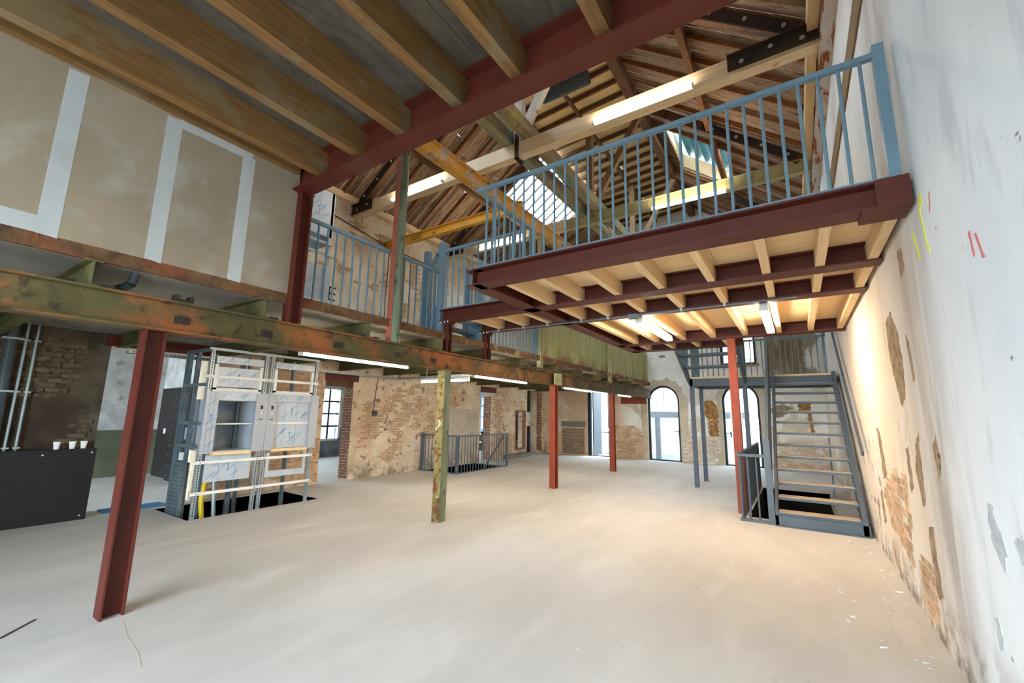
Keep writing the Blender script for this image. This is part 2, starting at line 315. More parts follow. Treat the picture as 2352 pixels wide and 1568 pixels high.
CUBES = {}
def unit(mat, jit=0, var=0):
    k = (mat.name, jit, var)
    if k not in CUBES:
        r = random.Random(hash(k[1:]) & 0xffff)
        vs_ = [(x + r.uniform(-jit, jit), y + r.uniform(-jit, jit), z + r.uniform(-jit, jit)) for z in (0, 1) for x, y in ((-.5, -.5), (.5, -.5), (.5, .5), (-.5, .5))]
        me = bpy.data.meshes.new('piece'); me.from_pydata(vs_, [], [(3, 2, 1, 0), (4, 5, 6, 7), (0, 1, 5, 4), (1, 2, 6, 5), (2, 3, 7, 6), (3, 0, 4, 7)])
        me.materials.append(mat); CUBES[k] = me
    return CUBES[k]
def bi(name, mat, x0, x1, y0, y1, z0, z1, parent=None, jit=0, var=0, rot=None, **kw):
    o = bpy.data.objects.new(name, unit(mat, jit, var))
    put(o, parent, ((x0 + x1) / 2, (y0 + y1) / 2, z0)); o.scale = (x1 - x0, y1 - y0, z1 - z0)
    if rot: o.rotation_euler = rot
    return reg(o, kw.get('label'), kw.get('cat'), kw.get('group'), kw.get('kind'))
CYLS = {}
def cyl_i(name, mat, p0, p1, r, parent, n=8):
    p0, p1 = V(p0), V(p1); d = p1 - p0; k = (mat.name, n)
    if k not in CYLS:
        b = MB().cyl((0, 0, 0), (0, 0, 1), 1, n); me = bpy.data.meshes.new('rod'); me.from_pydata(b.v, [], b.f); me.materials.append(mat)
        for p in me.polygons: p.use_smooth = len(p.vertices) == 4
        CYLS[k] = me
    o = bpy.data.objects.new(name, CYLS[k]); put(o, parent, p0); o.scale = (r, r, d.length)
    o.rotation_euler = d.to_track_quat('Z', 'Y').to_euler(); return o

def vnoise(x, y, seed=0):
    def h(i, j):
        n = (i * 374761393 + j * 668265263 + seed * 974711) & 0xffffffff
        n = ((n ^ (n >> 13)) * 1274126177) & 0xffffffff
        return ((n ^ (n >> 16)) & 0xffff) / 65535
    i, j = math.floor(x), math.floor(y); fx, fy = x - i, y - j
    fx = fx * fx * (3 - 2 * fx); fy = fy * fy * (3 - 2 * fy)
    return (h(i, j) * (1 - fx) + h(i + 1, j) * fx) * (1 - fy) + (h(i, j + 1) * (1 - fx) + h(i + 1, j + 1) * fx) * fy

BR = {}
def bricks(wall, axis, plane, sgn, u0, u1, z0, z1, mat, dens=.5, seed=1, L=.215, h=.056, gap=.012, proud=.012, fsc=1.4, mask=None):
    lst = BR.setdefault(wall.name, [wall, []])[1]
    r = random.Random(seed); k = 0; z = z0
    while z + h < z1:
        u = u0 - (k % 2) * (L + gap) / 2 - r.uniform(0, .03)
        while u < u1:
            a, b = max(u, u0), min(u + L, u1); uc = (a + b) / 2
            if b - a > .05:
                n = .6 * vnoise(uc * fsc, z * fsc, seed) + .4 * vnoise(uc * fsc * 3, z * fsc * 3, seed + 5)
                edge = min(uc - u0, u1 - uc, (z - z0) + .3, z1 - z) * 1.2
                if n < dens + min(0, edge - .25) and (mask is None or mask(uc, z)):
                    pr = proud * r.uniform(.35, 1.5); zz = z + r.uniform(-.004, .004)
                    if axis == 'x': bx = (min(plane - sgn * .03, plane + sgn * pr), max(plane - sgn * .03, plane + sgn * pr), a, b, zz, zz + h)
                    else: bx = (a, b, min(plane - sgn * .03, plane + sgn * pr), max(plane - sgn * .03, plane + sgn * pr), zz, zz + h)
                    c = V(((bx[0] + bx[1]) / 2, (bx[2] + bx[3]) / 2, zz))
                    lst.append(((c - V((0, 0, 1.6))).length, bx, mat, r.randrange(4)))
            u += L + gap
        z += h + gap; k += 1
def lay_bricks():
    for wn, (wall, lst) in BR.items():
        lst.sort(key=lambda t: t[0])
        for d, bx, mat, vr in lst[:300]: bi('brick', mat, *bx, parent=wall, jit=.035, var=vr)
        rest = {}
        for d, bx, mat, vr in lst[300:]: rest.setdefault(mat.name, (mat, MB()))[1].box(*bx)
        for mat, mb in rest.values(): mb.build('brick_field', mat, wall, kind='stuff')

def patch(name, mat, parent, axis, plane, pts, off, sgn=1, jit=0, seed=0):
    # irregular flat piece on a wall plane; pts = (u, z)
    r = random.Random(seed); P = []
    for (a, b), (c, d) in zip(pts, pts[1:] + pts[:1]):
        n = max(1, int(math.hypot(c - a, d - b) / .035)) if jit else 1
        for k in range(n):
            t = k / n; P.append((a + (c - a) * t + r.uniform(-jit, jit), b + (d - b) * t + r.uniform(-jit, jit)))
    q = [(plane, u, z) if axis == 'x' else (u, plane, z) for u, z in P]
    o = (sgn * off, 0, 0) if axis == 'x' else (0, sgn * off, 0)
    return MB().prism(q, o).build(name, mat, parent)

def wall_grid(axis, c0, c1, us, zs, holes):
    """boxes of a wall between c0..c1 (thickness), skipping rectangular holes (u0,u1,z0,z1)"""
    mb = MB()
    us = sorted(set(us + [h[0] for h in holes] + [h[1] for h in holes])); zs = sorted(set(zs + [h[2] for h in holes] + [h[3] for h in holes]))
    for a, b in zip(us, us[1:]):
        for e, f in zip(zs, zs[1:]):
            mu, mz = (a + b) / 2, (e + f) / 2
            if any(h[0] < mu < h[1] and h[2] < mz < h[3] for h in holes): continue
            if axis == 'x': mb.box(c0, c1, a, b, e, f)
            elif axis == 'y': mb.box(a, b, c0, c1, e, f)
            else: mb.box(a, b, e, f, c0, c1)
    return mb
ST = dict(kind='structure')
def struct(mb, name, mat, label, cat, parent=None): return mb.build(name, mat, parent, label, cat, kind='structure')

# ================================================================== STRUCTURE
XL, XR, YF = -9.03, .76, 16.45
floor_holes = [(-8.8, -7.5, 2.86, 4.96), (-8.98, -7.7, 9.04, 11.36), (-.8, .45, 8.35, 11.95)]
struct(wall_grid('z', -.25, 0, [-14.4, XR + .3], [-4.2, YF + .35], floor_holes), 'floor', m_floor, 'pale screed floor of the hall', 'floor')
for (a, b, c, d), nm, lb in zip(floor_holes, (m_void, m_purple, m_void), ('dark open shaft pit under the steel lift frames', 'dark red edged stairwell pit behind the small corner railing', 'dark stairwell pit under the open grey stair')):
    p = MB().box(a - .05, b + .05, c - .05, d + .05, -1.6, -1.5)
    p.box(a - .1, a, c - .1, d + .1, -1.6, -.012).box(b, b + .1, c - .1, d + .1, -1.6, -.012).box(a, b, c - .1, c, -1.6, -.012).box(a, b, d, d + .1, -1.6, -.012)
    struct(p, 'floor_pit', nm, lb, 'pit')
g = MB().box(-60, -14.4, -40, 60, -.4, -.15).box(XR + .3, 60, -40, 60, -.4, -.15).box(-14.4, XR + .3, YF + .35, 60, -.4, -.15).box(-14.4, XR + .3, -40, -4.2, -.4, -.15)
struct(g, 'ground', m_ground, 'pale paving outside the building', 'ground')

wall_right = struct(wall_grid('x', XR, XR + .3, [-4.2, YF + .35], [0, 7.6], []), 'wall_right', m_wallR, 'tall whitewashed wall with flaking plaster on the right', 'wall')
wall_back = struct(wall_grid('y', -4.2, -4.0, [-9.4, XR], [0, 9.7], [(-4.3, .3, .3, 3.0)]), 'wall_back', m_ext, 'plain wall with a wide window behind the viewer', 'wall')
LH = [(2.08, 3.45, 0, 2.55), (5.85, 6.62, 0, 2.31), (11.72, 12.36, 0, 2.32), (13.92, 14.66, .25, 1.75), (14.77, 15.6, 0, 2.57)]
wall_left = struct(wall_grid('x', XL - .35, XL, [2.08, YF + .35], [0, 7.0], LH), 'wall_left', m_wallL, 'worn brick and plaster wall along the left side', 'wall')
wall_pier = struct(wall_grid('x', XL - .35, XL, [-4.2, 2.08], [0, 7.0], []), 'wall_left_pier', m_pier, 'sooty brown brick pier behind the zinc conduits', 'wall')
# far wall with arched doors
A1, A2, AT = (-4.72, -3.57), (-2.16, -1.03), 2.74
FH = [(-7.15, -6.17, 0, 2.6), (A1[0], A1[1], 0, AT), (A2[0], A2[1], 0, AT), (-2.12, -1.02, 3.41, 4.62)]
fw = wall_grid('y', YF, YF + .35, [XL - .35, XR + .3], [0, 7.0], FH)
fw.prism([(XL - .35, YF, 7), (XR + .3, YF, 7), (-2.75, YF, 9.6), (-5.5, YF, 9.4)], (0, .35, 0))
def arc(A, n=16, ins=0):
    r = (A[1] - A[0]) / 2; c = (A[0] + A[1]) / 2
    return [(c - (r - ins) * math.cos(math.pi * k / n), AT - r + (r - ins) * math.sin(math.pi * k / n)) for k in range(n + 1)]
for A in (A1, A2):
    q = arc(A)
    for (x0, z0), (x1, z1) in zip(q, q[1:]):
        fw.prism([(x0, YF, z0), (x1, YF, z1), (x1, YF, AT + .001), (x0, YF, AT + .001)], (0, .35, 0))
wall_far = struct(fw, 'wall_far', m_wallF, 'flaking white end wall with two arched doors', 'wall')

# side rooms
s1 = struct(wall_grid('x', -13.8, -13.5, [-4.2, 4.25], [1.07, 3.0], []), 'wall_side', m_side, 'white patched wall of the side room', 'wall')
struct(MB().box(-13.8, -13.49, -4.2, 4.25, 0, 1.07), 'wall_side_dado', m_dado_green, 'green painted lower wall of the side room', 'wall')
struct(MB().box(-13.5, XL - .35, 4.25, 4.45, 0, 3.0), 'wall_side_cross', m_side, 'cross wall behind the dark boards', 'wall')
struct(wall_grid('x', -14.4, -14.1, [4.45, YF + .35], [1.0, 3.0], [(8.2, 9.86, 1.0, 2.45), (5.0, 6.6, 1.0, 2.45), (12.8, 15.2, 1.0, 2.4)]), 'wall_outer', m_side, 'pale wall around the gridded window', 'wall')
struct(wall_grid('x', -14.4, -14.09, [4.45, YF + .35], [0, 1.0], [(8.2, 9.86, .55, 1.0)]), 'wall_outer_dado', m_dado_grey, 'scuffed grey lower wall below the gridded window', 'wall')
struct(MB().box(-14.4, XL, -4.2, YF + .3, 3.0, 3.2), 'ceiling_side', m_conc, 'flat ceiling of the side rooms', 'ceiling')
struct(MB().box(-14.1, XL - .35, YF, YF + .3, 0, 3.0), 'wall_side_far', m_side, 'end wall of the side rooms', 'wall')
wn = thing('window_1', 'gridded window seen through the brick doorway', 'window', (-14.15, 9.03, .55), kind='structure')
fr = MB().box(-14.2, -14.08, 8.2, 9.86, .55, .62).box(-14.2, -14.08, 8.2, 9.86, 2.38, 2.45).box(-14.2, -14.08, 9.79, 9.86, .55, 2.45).box(-14.2, -14.08, 8.2, 8.27, .55, 2.45)
fr.build('window_frame', m_white, wn)
for y in (8.6, 9.0, 9.4): bi('glazing_bar', m_frame, -14.16, -14.13, y - .03, y + .03, .62, 2.38, wn)
for z in (1.06, 1.5, 1.94): bi('glazing_bar', m_frame, -14.16, -14.13, 8.27, 9.79, z - .03, z + .03, wn)
bi('pane', m_glass, -14.15, -14.14, 8.27, 9.79, .62, 2.38, wn)

# arched doors
def arch_door(idx, A, label, hx):
    t = thing('door_%d' % idx, label, 'door', ((A[0] + A[1]) / 2, YF + .12, 0), kind='structure')
    out, inn = arc(A), arc(A, ins=.07); f = MB()
    out = [(A[0], 0)] + out + [(A[1], 0)]; inn = [(A[0] + .07, 0)] + inn + [(A[1] - .07, 0)]
    for k in range(len(out) - 1):
        (a, b), (c, d), (e, g_), (h_, i) = out[k], out[k + 1], inn[k + 1], inn[k]
        f.prism([(a, YF + .08, b), (c, YF + .08, d), (e, YF + .08, g_), (h_, YF + .08, i)], (0, .07, 0))
    f.box(A[0], A[1], YF + .08, YF + .15, .0, .04).build('door_frame', m_frame, t)
    MB().prism([(x, YF + .11, z) for x, z in inn], (0, .01, 0)).build('pane', m_glass, t)
    c = (A[0] + A[1]) / 2
    MB().box(c - .008, c + .008, YF + .1, YF + .13, 1.9, AT - .07).build('glazing_bar', m_galv, t)
    MB().box(hx - .16, hx, YF + .02, YF + .04, 1.06, 1.08).box(hx - .02, hx + .02, YF + .03, YF + .09, .95, 1.12).build('door_handle', m_frame, t)
arch_door(1, A1, 'arched glazed door with a black frame left of the grey stair', A1[1] - .05)
arch_door(2, A2, 'arched glazed door with a black frame behind the red stair column', A2[0] + .22)
d3 = thing('door_3', 'tall glazed door standing open to the bright yard', 'door', (-6.66, YF + .15, 0), kind='structure')
MB().box(-7.15, -7.02, YF + .02, YF + .14, 0, 2.6).box(-7.15, -6.17, YF + .1, YF + .16, 0, .03).build('door_frame', m_frame, d3)
MB().box(-7.0, -6.96, YF + .14, YF + 1.0, 0, 2.55).build('door_leaf', m_frame, d3)
MB().box(-6.52, -6.49, YF + .6, YF + .66, 0, 2.6).build('door_frame', m_frame, d3)
MB().bar((-6.5, YF + .5, 1.1), (-6.0, YF + .4, .05), .03, .03).build('door_stay', m_galv, d3)
wf = thing('window_2', 'upper window above the second arched door', 'window', (-1.57, YF + .1, 3.41), kind='structure')
MB().box(-2.12, -2.05, YF + .05, YF + .12, 3.41, 4.62).box(-1.09, -1.02, YF + .05, YF + .12, 3.41, 4.62).box(-2.05, -1.09, YF + .05, YF + .12, 3.41, 3.47).box(-2.05, -1.09, YF + .05, YF + .12, 4.55, 4.62).box(-1.6, -1.54, YF + .05, YF + .12, 3.47, 4.55).build('window_frame', m_frame, wf)
bi('pane', m_glass, -2.05, -1.09, YF + .08, YF + .09, 3.47, 4.55, wf)
bi('window_sill', m_rubble, -2.2, -.95, YF - .05, YF + .04, 3.33, 3.41, wf)

# mezzanine slab and near ceiling
slab = struct(wall_grid('z', 2.75, 2.86, [XL, -4.62], [-4.0, YF], [(-8.8, -7.5, 2.86, 4.8)]), 'mezzanine_floor', m_conc, 'concrete mezzanine slab over the rusty girder', 'floor')
for k in range(9):
    y0 = -4 + k * 2.272
    bi('slab_edge', m_rustedge, -4.62, -4.575, y0, y0 + 2.268, 2.752, 2.862, slab, jit=.004, var=k % 4)
ceil = thing('ceiling', 'grey plywood ceiling on pine joists above the viewer', 'ceiling', (-2, 0, 4.43), kind='structure')
for k in range(4):
    for j in range(3):
        x0 = -4.62 + k * 1.345; y0 = -4 + j * 2.18 - (k % 2) * 0
        bi('plywood_sheet', m_plyc, x0, x0 + 1.34, y0, min(y0 + 2.175, 2.46), 4.43, 4.455, ceil)
for x in (-4.12, -3.47, -2.84, -2.16, -1.58, -.89, -.27, .37):
    bi('joist', m_joist, x - .05, x + .05, -4, 2.44, 4.12, 4.43, ceil)
bi('joist', m_joist, -4.6, -4.5, -4, 2.38, 4.26, 4.43, ceil)

# plasterboard partition on the mezzanine edge
dry = thing('partition_wall', 'unpainted plasterboard partition with pale filled joints', 'partition', (-4.6, .5, 2.86), kind='structure')
ys_ = [-4, -2, -1.35, -.7, -.06, .58, 1.22, 1.87, 2.42]
for a, b in zip(ys_, ys_[1:]): bi('plasterboard_sheet', m_gyp, -4.6, -4.575, a, b - .002, 2.862, 4.28, dry)
for y in ys_[1:-1]: bi('filled_joint', m_filler, -4.575, -4.5735, y - .06, y + .06, 2.862, 4.25 + rng.uniform(-.05, .03), dry, jit=.01, var=int(y * 3) % 4)
bi('filled_joint', m_filler, -4.575, -4.5735, -2, .62, 2.862, 2.99, dry); bi('filled_joint', m_filler, -4.575, -4.5732, 1.25, 1.9, 4.17, 4.25, dry)

# ================================================================== ROOF
roof = thing('roof', 'weathered timber boarded roof over the hall', 'roof', (-4, 9, 6.7), kind='structure')
zl = lambda x: 6.85 + .71 * (x + 9.0)
zr = lambda x: 6.85 + .80 * (.6 - x)
def slope_piece(name, mat, f, xa, xb, y, wd, th, off, var=0):
    p0, p1 = V((xa, y, f(xa))), V((xb, y, f(xb))); d = p1 - p0
    o = bpy.data.objects.new(name, unit(mat, .004, var))
    n = V((0, 1, 0)).cross(d).normalized()
    if n.z < 0: n = -n
    put(o, roof, (p0 + p1) / 2 + n * off); o.scale = (d.length, wd, th)
    o.rotation_euler = (0, -math.atan2(d.z, d.x), 0); return o
YS0 = 2.6
SK_ADD = (2.75, 4.85)  # span of an unseen skylight, added to brighten roof and tie beams
SKY = (-7.05, -5.62, 9.9, 13.45)
y = YS0; k = 0
while y < YF:
    wd = rng.uniform(.15, .2)
    yc = y + wd / 2
    if SKY[2] < yc < SKY[3] or SK_ADD[0] < yc < SK_ADD[1]: spans = [(-9.25, SKY[0])]
    else:
        c = rng.uniform(-7.6, -6.4); spans = [(-9.25, c), (c, -5.4)]
    for a, b in spans: slope_piece('roof_board', m_old, zl, a, b, yc, wd - .006, .022, rng.uniform(.0, .006), k % 4)
    y += wd; k += 1
SKR = (-2.35, -.95, 10.7, 13.0)
y = YS0
while y < YF:
    wd = rng.uniform(.15, .21); yc = y + wd / 2
    if SKR[2] < yc < SKR[3]: spans = [(SKR[1], .85), (-2.85, SKR[0])]
    else: spans = [(-2.85, .85)]
    for a, b in spans: slope_piece('roof_board', m_old, zr, a, b, yc, wd - .006, .022, rng.uniform(0, .006), k % 4)
    y += wd; k += 1
y = 3.35; k = 0
while y < YF - .1:
    if not (SKY[2] < y < SKY[3] or SK_ADD[0] < y < SK_ADD[1]): slope_piece('rafter', m_rafter, zl, -9.1, -5.45, y, .05, .07, -.075, k % 4)
    else: slope_piece('rafter', m_rafter, zl, -9.1, SKY[0], y, .05, .07, -.075, k % 4)
    if not (SKR[2] < y < SKR[3]): slope_piece('rafter', m_rafter, zr, -2.8, .7, y, .05, .08, -.085, k % 4)
    else: slope_piece('rafter', m_rafter, zr, SKR[1], .7, y, .05, .08, -.085, k % 4)
    y += .61; k += 1
zf = lambda x: 9.335 + .071 * (x + 5.5)
for j in range(6):
    for i in range(2):
        slope_piece('plywood_sheet', m_roofply, zf, -5.5 + i * 1.375, -5.5 + (i + 1) * 1.375 - .004, YS0 + 1.16 + j * 2.33, 2.325, .02, .08)
y = 3.2
while y < YF:
    slope_piece('ceiling_joist', m_purlin, zf, -5.5, -2.75, y, .055, .11, -.05); y += .47
MB().box(-5.6, -5.45, YS0, YF, 9.02, 9.3).build('purlin', m_purlin, roof)
MB().box(-2.86, -2.66, YS0, YF, 9.13, 9.45).build('purlin', m_purlin, roof)
MB().box(-4.15, -4.08, YS0, YF, 9.22, 9.31).build('purlin', m_purlin, roof)
MB().box(-1.22, -1.12, YS0, YF, 7.95, 8.22).build('purlin', m_rafter, roof)
MB().box(-7.3, -7.2, YS0, YF, 7.72, 7.95).build('purlin', m_purlin, roof)
MB().box(-9.03, -8.84, YS0, YF, 6.74, 6.9).build('wall_plate', m_tie, roof)
MB().box(.5, .62, YS0, YF, 6.62, 6.82).build('wall_plate', m_new, roof)
# closing surfaces toward the near gable, over the viewer's low ceiling
MB().add([(-9.4, -4.2, zl(-9.4) + .08), (-5.4, -4.2, zl(-5.4) + .08), (-5.4, YS0, zl(-5.4) + .08), (-9.4, YS0, zl(-9.4) + .08)], [(0, 1, 2, 3)]).add(
    [(1.1, -4.2, zr(1.1) + .08), (-2.8, -4.2, zr(-2.8) + .08), (-2.8, YS0, zr(-2.8) + .08), (1.1, YS0, zr(1.1) + .08)], [(3, 2, 1, 0)]).add(
    [(-5.4, -4.2, 9.45), (-2.8, -4.2, 9.6), (-2.8, YS0, 9.6), (-5.4, YS0, 9.45)], [(0, 1, 2, 3)]).build('roof_deck', m_old, roof)
struct(MB().box(-9.4, XR + .3, YS0 - .1, YS0, 4.46, 9.7), 'wall_near_gable', m_old, 'boarded gable above the plywood ceiling', 'wall')
# skylight
sk = thing('window_3', 'large roof skylight with thin glazing bars', 'skylight', (-6.3, 11.6, 8.2), kind='structure')
for k in range(11):
    yy = SKY[2] + k * (SKY[3] - SKY[2]) / 10
    MB().bar((SKY[0], yy, zl(SKY[0]) + .03), (SKY[1], yy, zl(SKY[1]) + .03), .045, .06, side=(0, 1, 0)).build('glazing_bar', m_iron, sk)
for k in range(10):
    ya = SKY[2] + k * (SKY[3] - SKY[2]) / 10 + .013; yb = ya + (SKY[3] - SKY[2]) / 10 - .026
    MB().prism([(SKY[0], ya, zl(SKY[0]) + .03), (SKY[1], ya, zl(SKY[1]) + .03), (SKY[1], yb, zl(SKY[1]) + .03), (SKY[0], yb, zl(SKY[0]) + .03)], (0, 0, .006)).build('pane', m_sky, sk)
sk_add = thing('added_skylight', 'unseen skylight added to light the roof above the plywood ceiling', 'skylight', (-6.3, 3.8, 8.2), kind='structure')
for k in range(7):
    yy = SK_ADD[0] + k * .35
    MB().bar((SKY[0], yy, zl(SKY[0]) + .03), (SKY[1], yy, zl(SKY[1]) + .03), .045, .06, side=(0, 1, 0)).build('glazing_bar', m_iron, sk_add)
    if k < 6: MB().prism([(SKY[0], yy + .023, zl(SKY[0]) + .03), (SKY[1], yy + .023, zl(SKY[1]) + .03), (SKY[1], yy + .327, zl(SKY[1]) + .03), (SKY[0], yy + .327, zl(SKY[0]) + .03)], (0, 0, .006)).build('pane', m_sky, sk_add)
MB().bar((SKY[0], SKY[2], zl(SKY[0])), (SKY[0], SKY[3], zl(SKY[0])), .06, .12).build('curb', m_purlin, sk)
# roof hatch with teal sheet
ht = thing('roof_hatch', 'timber lined roof hatch closed by teal corrugated sheet', 'hatch', (-1.65, 11.85, 8.0), kind='structure')
for xa, xb, ya, yb in ((SKR[0], SKR[1], SKR[2] - .04, SKR[2]), (SKR[0], SKR[1], SKR[3], SKR[3] + .04)):
    for q in range(3):
        o = .17 * q
        MB().prism([(xa, ya, zr(xa) - .02 + o), (xb, ya, zr(xb) - .02 + o), (xb, ya, zr(xb) + .145 + o), (xa, ya, zr(xa) + .145 + o)], (0, yb - ya, 0)).build('lining_board', m_tie, ht)
for xx in (SKR[0], SKR[1]):
    for q in range(3):
        bi('lining_board', m_tie, xx - .02, xx + .02, SKR[2], SKR[3], zr(xx) - .02 + .17 * q, zr(xx) + .145 + .17 * q, ht)
cr_ = MB(); n = 18
for k in range(n):
    x0 = SKR[0] + (SKR[1] - SKR[0]) * k / n; x1 = SKR[0] + (SKR[1] - SKR[0]) * (k + 1) / n
    o0, o1 = (.05, .05) if k % 3 == 0 else ((.05, 0) if k % 3 == 1 else (0, .05))
    cr_.prism([(x0, SKR[2] + .55, zr(x0) + .5 + o0), (x1, SKR[2] + .55, zr(x1) + .5 + o1), (x1, SKR[2] + .55, zr(x1) + .51 + o1), (x0, SKR[2] + .55, zr(x0) + .51 + o0)], (0, SKR[3] - SKR[2] - .4, 0))
cr_.build('corrugated_sheet', m_teal, ht)

# tie beams and trusses
def flitch(parent, x0, x1, yb, za, zb):
    ch = MB().box(x0, x1, yb - .02, yb, za, zb).box(x0, x1, yb - .07, yb, za - .015, za).box(x0, x1, yb - .07, yb, zb, zb + .015).build('steel_channel', m_iron, parent)
    n = max(2, round((x1 - x0) / .35))
    for k in range(n):
        x = x0 + (k + .5) * (x1 - x0) / n; zz = (za + zb) / 2 + (.03 if k % 2 else -.03)
        MB().cyl((x, yb - .026, zz), (x, yb - .02, zz), .032, 12).cyl((x, yb - .045, zz), (x, yb - .026, zz), .016, 6).build('bolt', m_screw, ch)
def truss(yt, label, left='timber', right='timber', brace=True, pm=None):
    t = thing('roof_truss', label, 'truss', (-4.2, yt, 6.42))
    if right == 'timber': MB().box(-9.0, .63, yt - .09, yt + .09, 6.42, 6.7).build('tie_beam', m_tie, t)
    else:
        MB().box(-9.0, -4.75, yt - .09, yt + .09, 6.44, 6.72).build('tie_beam', m_tie, t)
        MB().ib('x', -4.75, .76, yt, 6.44, .28, .14).build('steel_tie_beam', m_palegreen, t)
    if right == 'timber': flitch(t, -.45, .62, yt - .09, 6.5, 6.7)
    flitch(t, -9.0, -8.25, yt - .09, 6.5, 6.7)
    MB().box(-4.14, -3.98, yt - .08, yt + .08, 6.72, 9.22).build('king_post', pm or m_post, t)
    MB().bar((-3.95, yt, 6.98), (-2.72, yt, 9.05), .13, .15, side=(0, 1, 0)).build('brace', pm or m_post, t)
    MB().bar((-4.2, yt, 6.98), (-5.45, yt, 8.95), .13, .15, side=(0, 1, 0)).build('brace', m_post, t)
    for f, xa, xb in ((zl, -8.8, -5.5), (zr, .45, -2.75)):
        p0, p1 = V((xa, yt, f(xa) - .24)), V((xb, yt, f(xb) - .24))
        pr = MB().bar(p0, p1, .12, .2, side=(0, 1, 0)).build('principal_rafter', m_purlin, t)
        MB().bar(p0.lerp(p1, .02) + V((0, -.07, 0)), p0.lerp(p1, .55) + V((0, -.07, 0)), .02, .18, side=(0, 1, 0)).build('steel_plate', m_iron, pr)
        for k in range(4):
            c = p0.lerp(p1, .06 + .14 * k) + V((0, -.08, 0))
            MB().cyl(c, c + V((0, -.02, 0)), .03, 10).build('bolt', m_screw, pr)
    return t
truss(6.26, 'pale timber roof truss nearest the viewer carrying two tube lights', pm=m_whitep)
truss(9.7, 'roof truss with a pale green steel tie beam behind the railing', right='steel')
truss(13.25, 'dim timber roof truss farthest back near the skylight')
for xx, lab in ((-4.28, 'left of the two green painted roof beams running lengthwise'), (-3.84, 'right of the two green painted roof beams running lengthwise')):
    MB().box(xx - .1, xx + .1, YS0, YF, 6.72, 6.97).build('roof_beam', m_paired, None, lab, 'beam')
st_ = MB().box(-4.1, -4.02, 6.15, 6.17, 6.36, 7.05).box(-4.1, -4.02, 6.15, 6.37, 6.36, 6.38).build('strap', m_iron, None, 'iron strap hanging the pale tie beam from the green beams', 'strap')
MB().ib('y', YS0, YF, .69, 6.36, .34, .16, .02, .02).build('wall_beam', m_rustpale, None, 'flaking rusty steel beam along the top of the right wall', 'beam')
MB().ib('y', 2.6, YF, -4.6, 5.65, .28, .15, .016, .012).build('crane_rail', m_yellow, None, 'rust stained yellow steel beam above the mezzanine edge', 'beam')
cb = MB().ib('x', -9.02, -4.62, 7.28, 5.935, .22, .12).build('hoist_beam', m_yellow2, None, 'amber hoist beam lettered 500 kg over the mezzanine', 'beam')
def text(s, size, mat, parent, loc, rot, ext=.001, sx=1):
    cu = bpy.data.curves.new('lettering', 'FONT'); cu.body = s; cu.size = size; cu.extrude = ext; cu.align_x = 'LEFT'
    tmp = bpy.data.objects.new('tmp', cu); col.objects.link(tmp)
    me = bpy.data.meshes.new_from_object(tmp.evaluated_get(bpy.context.evaluated_depsgraph_get()))
    bpy.data.objects.remove(tmp); me.materials.clear(); me.materials.append(mat)
    o = bpy.data.objects.new('lettering', me); put(o, parent, loc); o.rotation_euler = rot; o.scale = (sx, 1, 1); return o
bpy.context.view_layer.update()
text('500', .17, m_mark, cb, (-8.05, 7.272, 5.975), (H, 0, 0), sx=1.5)
text('kg.', .11, m_mark, cb, (-7.3, 7.272, 6.0), (H, 0, 0), sx=1.3)
dk = MB(); dk.cyl((-3.95, 7.0, 8.22), (-2.95, 7.0, 8.24), .16, 20)
dk.build('ventilation_duct', m_pipe, None, 'dark round duct end under the roof ply', 'duct', smooth=False)
MB().box(XR - .02, XR, 2.7, YF, 5.22, 5.5).build('wall_batten', m_tan, wall_right)

# ================================================================== MEZZANINE STEEL
gd = MB().ib('y', -4, YF, -4.6, 2.26, .28, .16, .018, .012).build('girder', m_girder, None, 'long rusty green and orange girder carrying the mezzanine', 'girder')
for y in (.35, 1.5, 2.25, 3.1, 4.05, 4.75):
    MB().box(-4.595, -4.588, y - .06, y + .06, 2.35, 2.42).cyl((-4.6, y, 2.4), (-4.575, y, 2.4), .025, 8).build('rust_scar', m_iron, gd)
sp_ = MB().box(-4.53, -4.518, 8.55, 8.95, 2.27, 2.535)
for a in range(3):
    for b in range(4): sp_.cyl((-4.53, 8.6 + b * .1, 2.32 + a * .08), (-4.508, 8.6 + b * .1, 2.32 + a * .08), .012, 6)
sp_.build('splice_plate', m_palegreen, gd)
MB().tube([(-4.53, 6.6, 2.57), (-4.53, 9, 2.575), (-4.53, 12, 2.57), (-4.53, 16.4, 2.57)], .012, 6).build('rod', m_girder, gd)
for k in range(-2, 12):
    y = .86 + 1.325 * k
    if y > YF - .2: break
    lab = ('green floor beam under the slab %s' % {0: 'left of the nearest red column', 1: 'beside the plasterboard end post', 2: 'left of the chipped upper post', 3: 'left of the first bridge support'}[k]) if k in (0, 1, 2, 3) else 'green steel floor beam lying across the rusty girder'
    t = MB().ib('x', XL + .02, -4.54, y, 2.542, .206, .11, .012, .01).build('floor_beam', m_green, None, lab, 'beam', 'floor beams under the mezzanine')
    MB().box(-4.6, -4.53, y + .06, y + .14, 2.54, 2.565).box(-4.62, -4.56, y - .16, y - .08, 2.54, 2.565).build('clamp', m_iron, t)

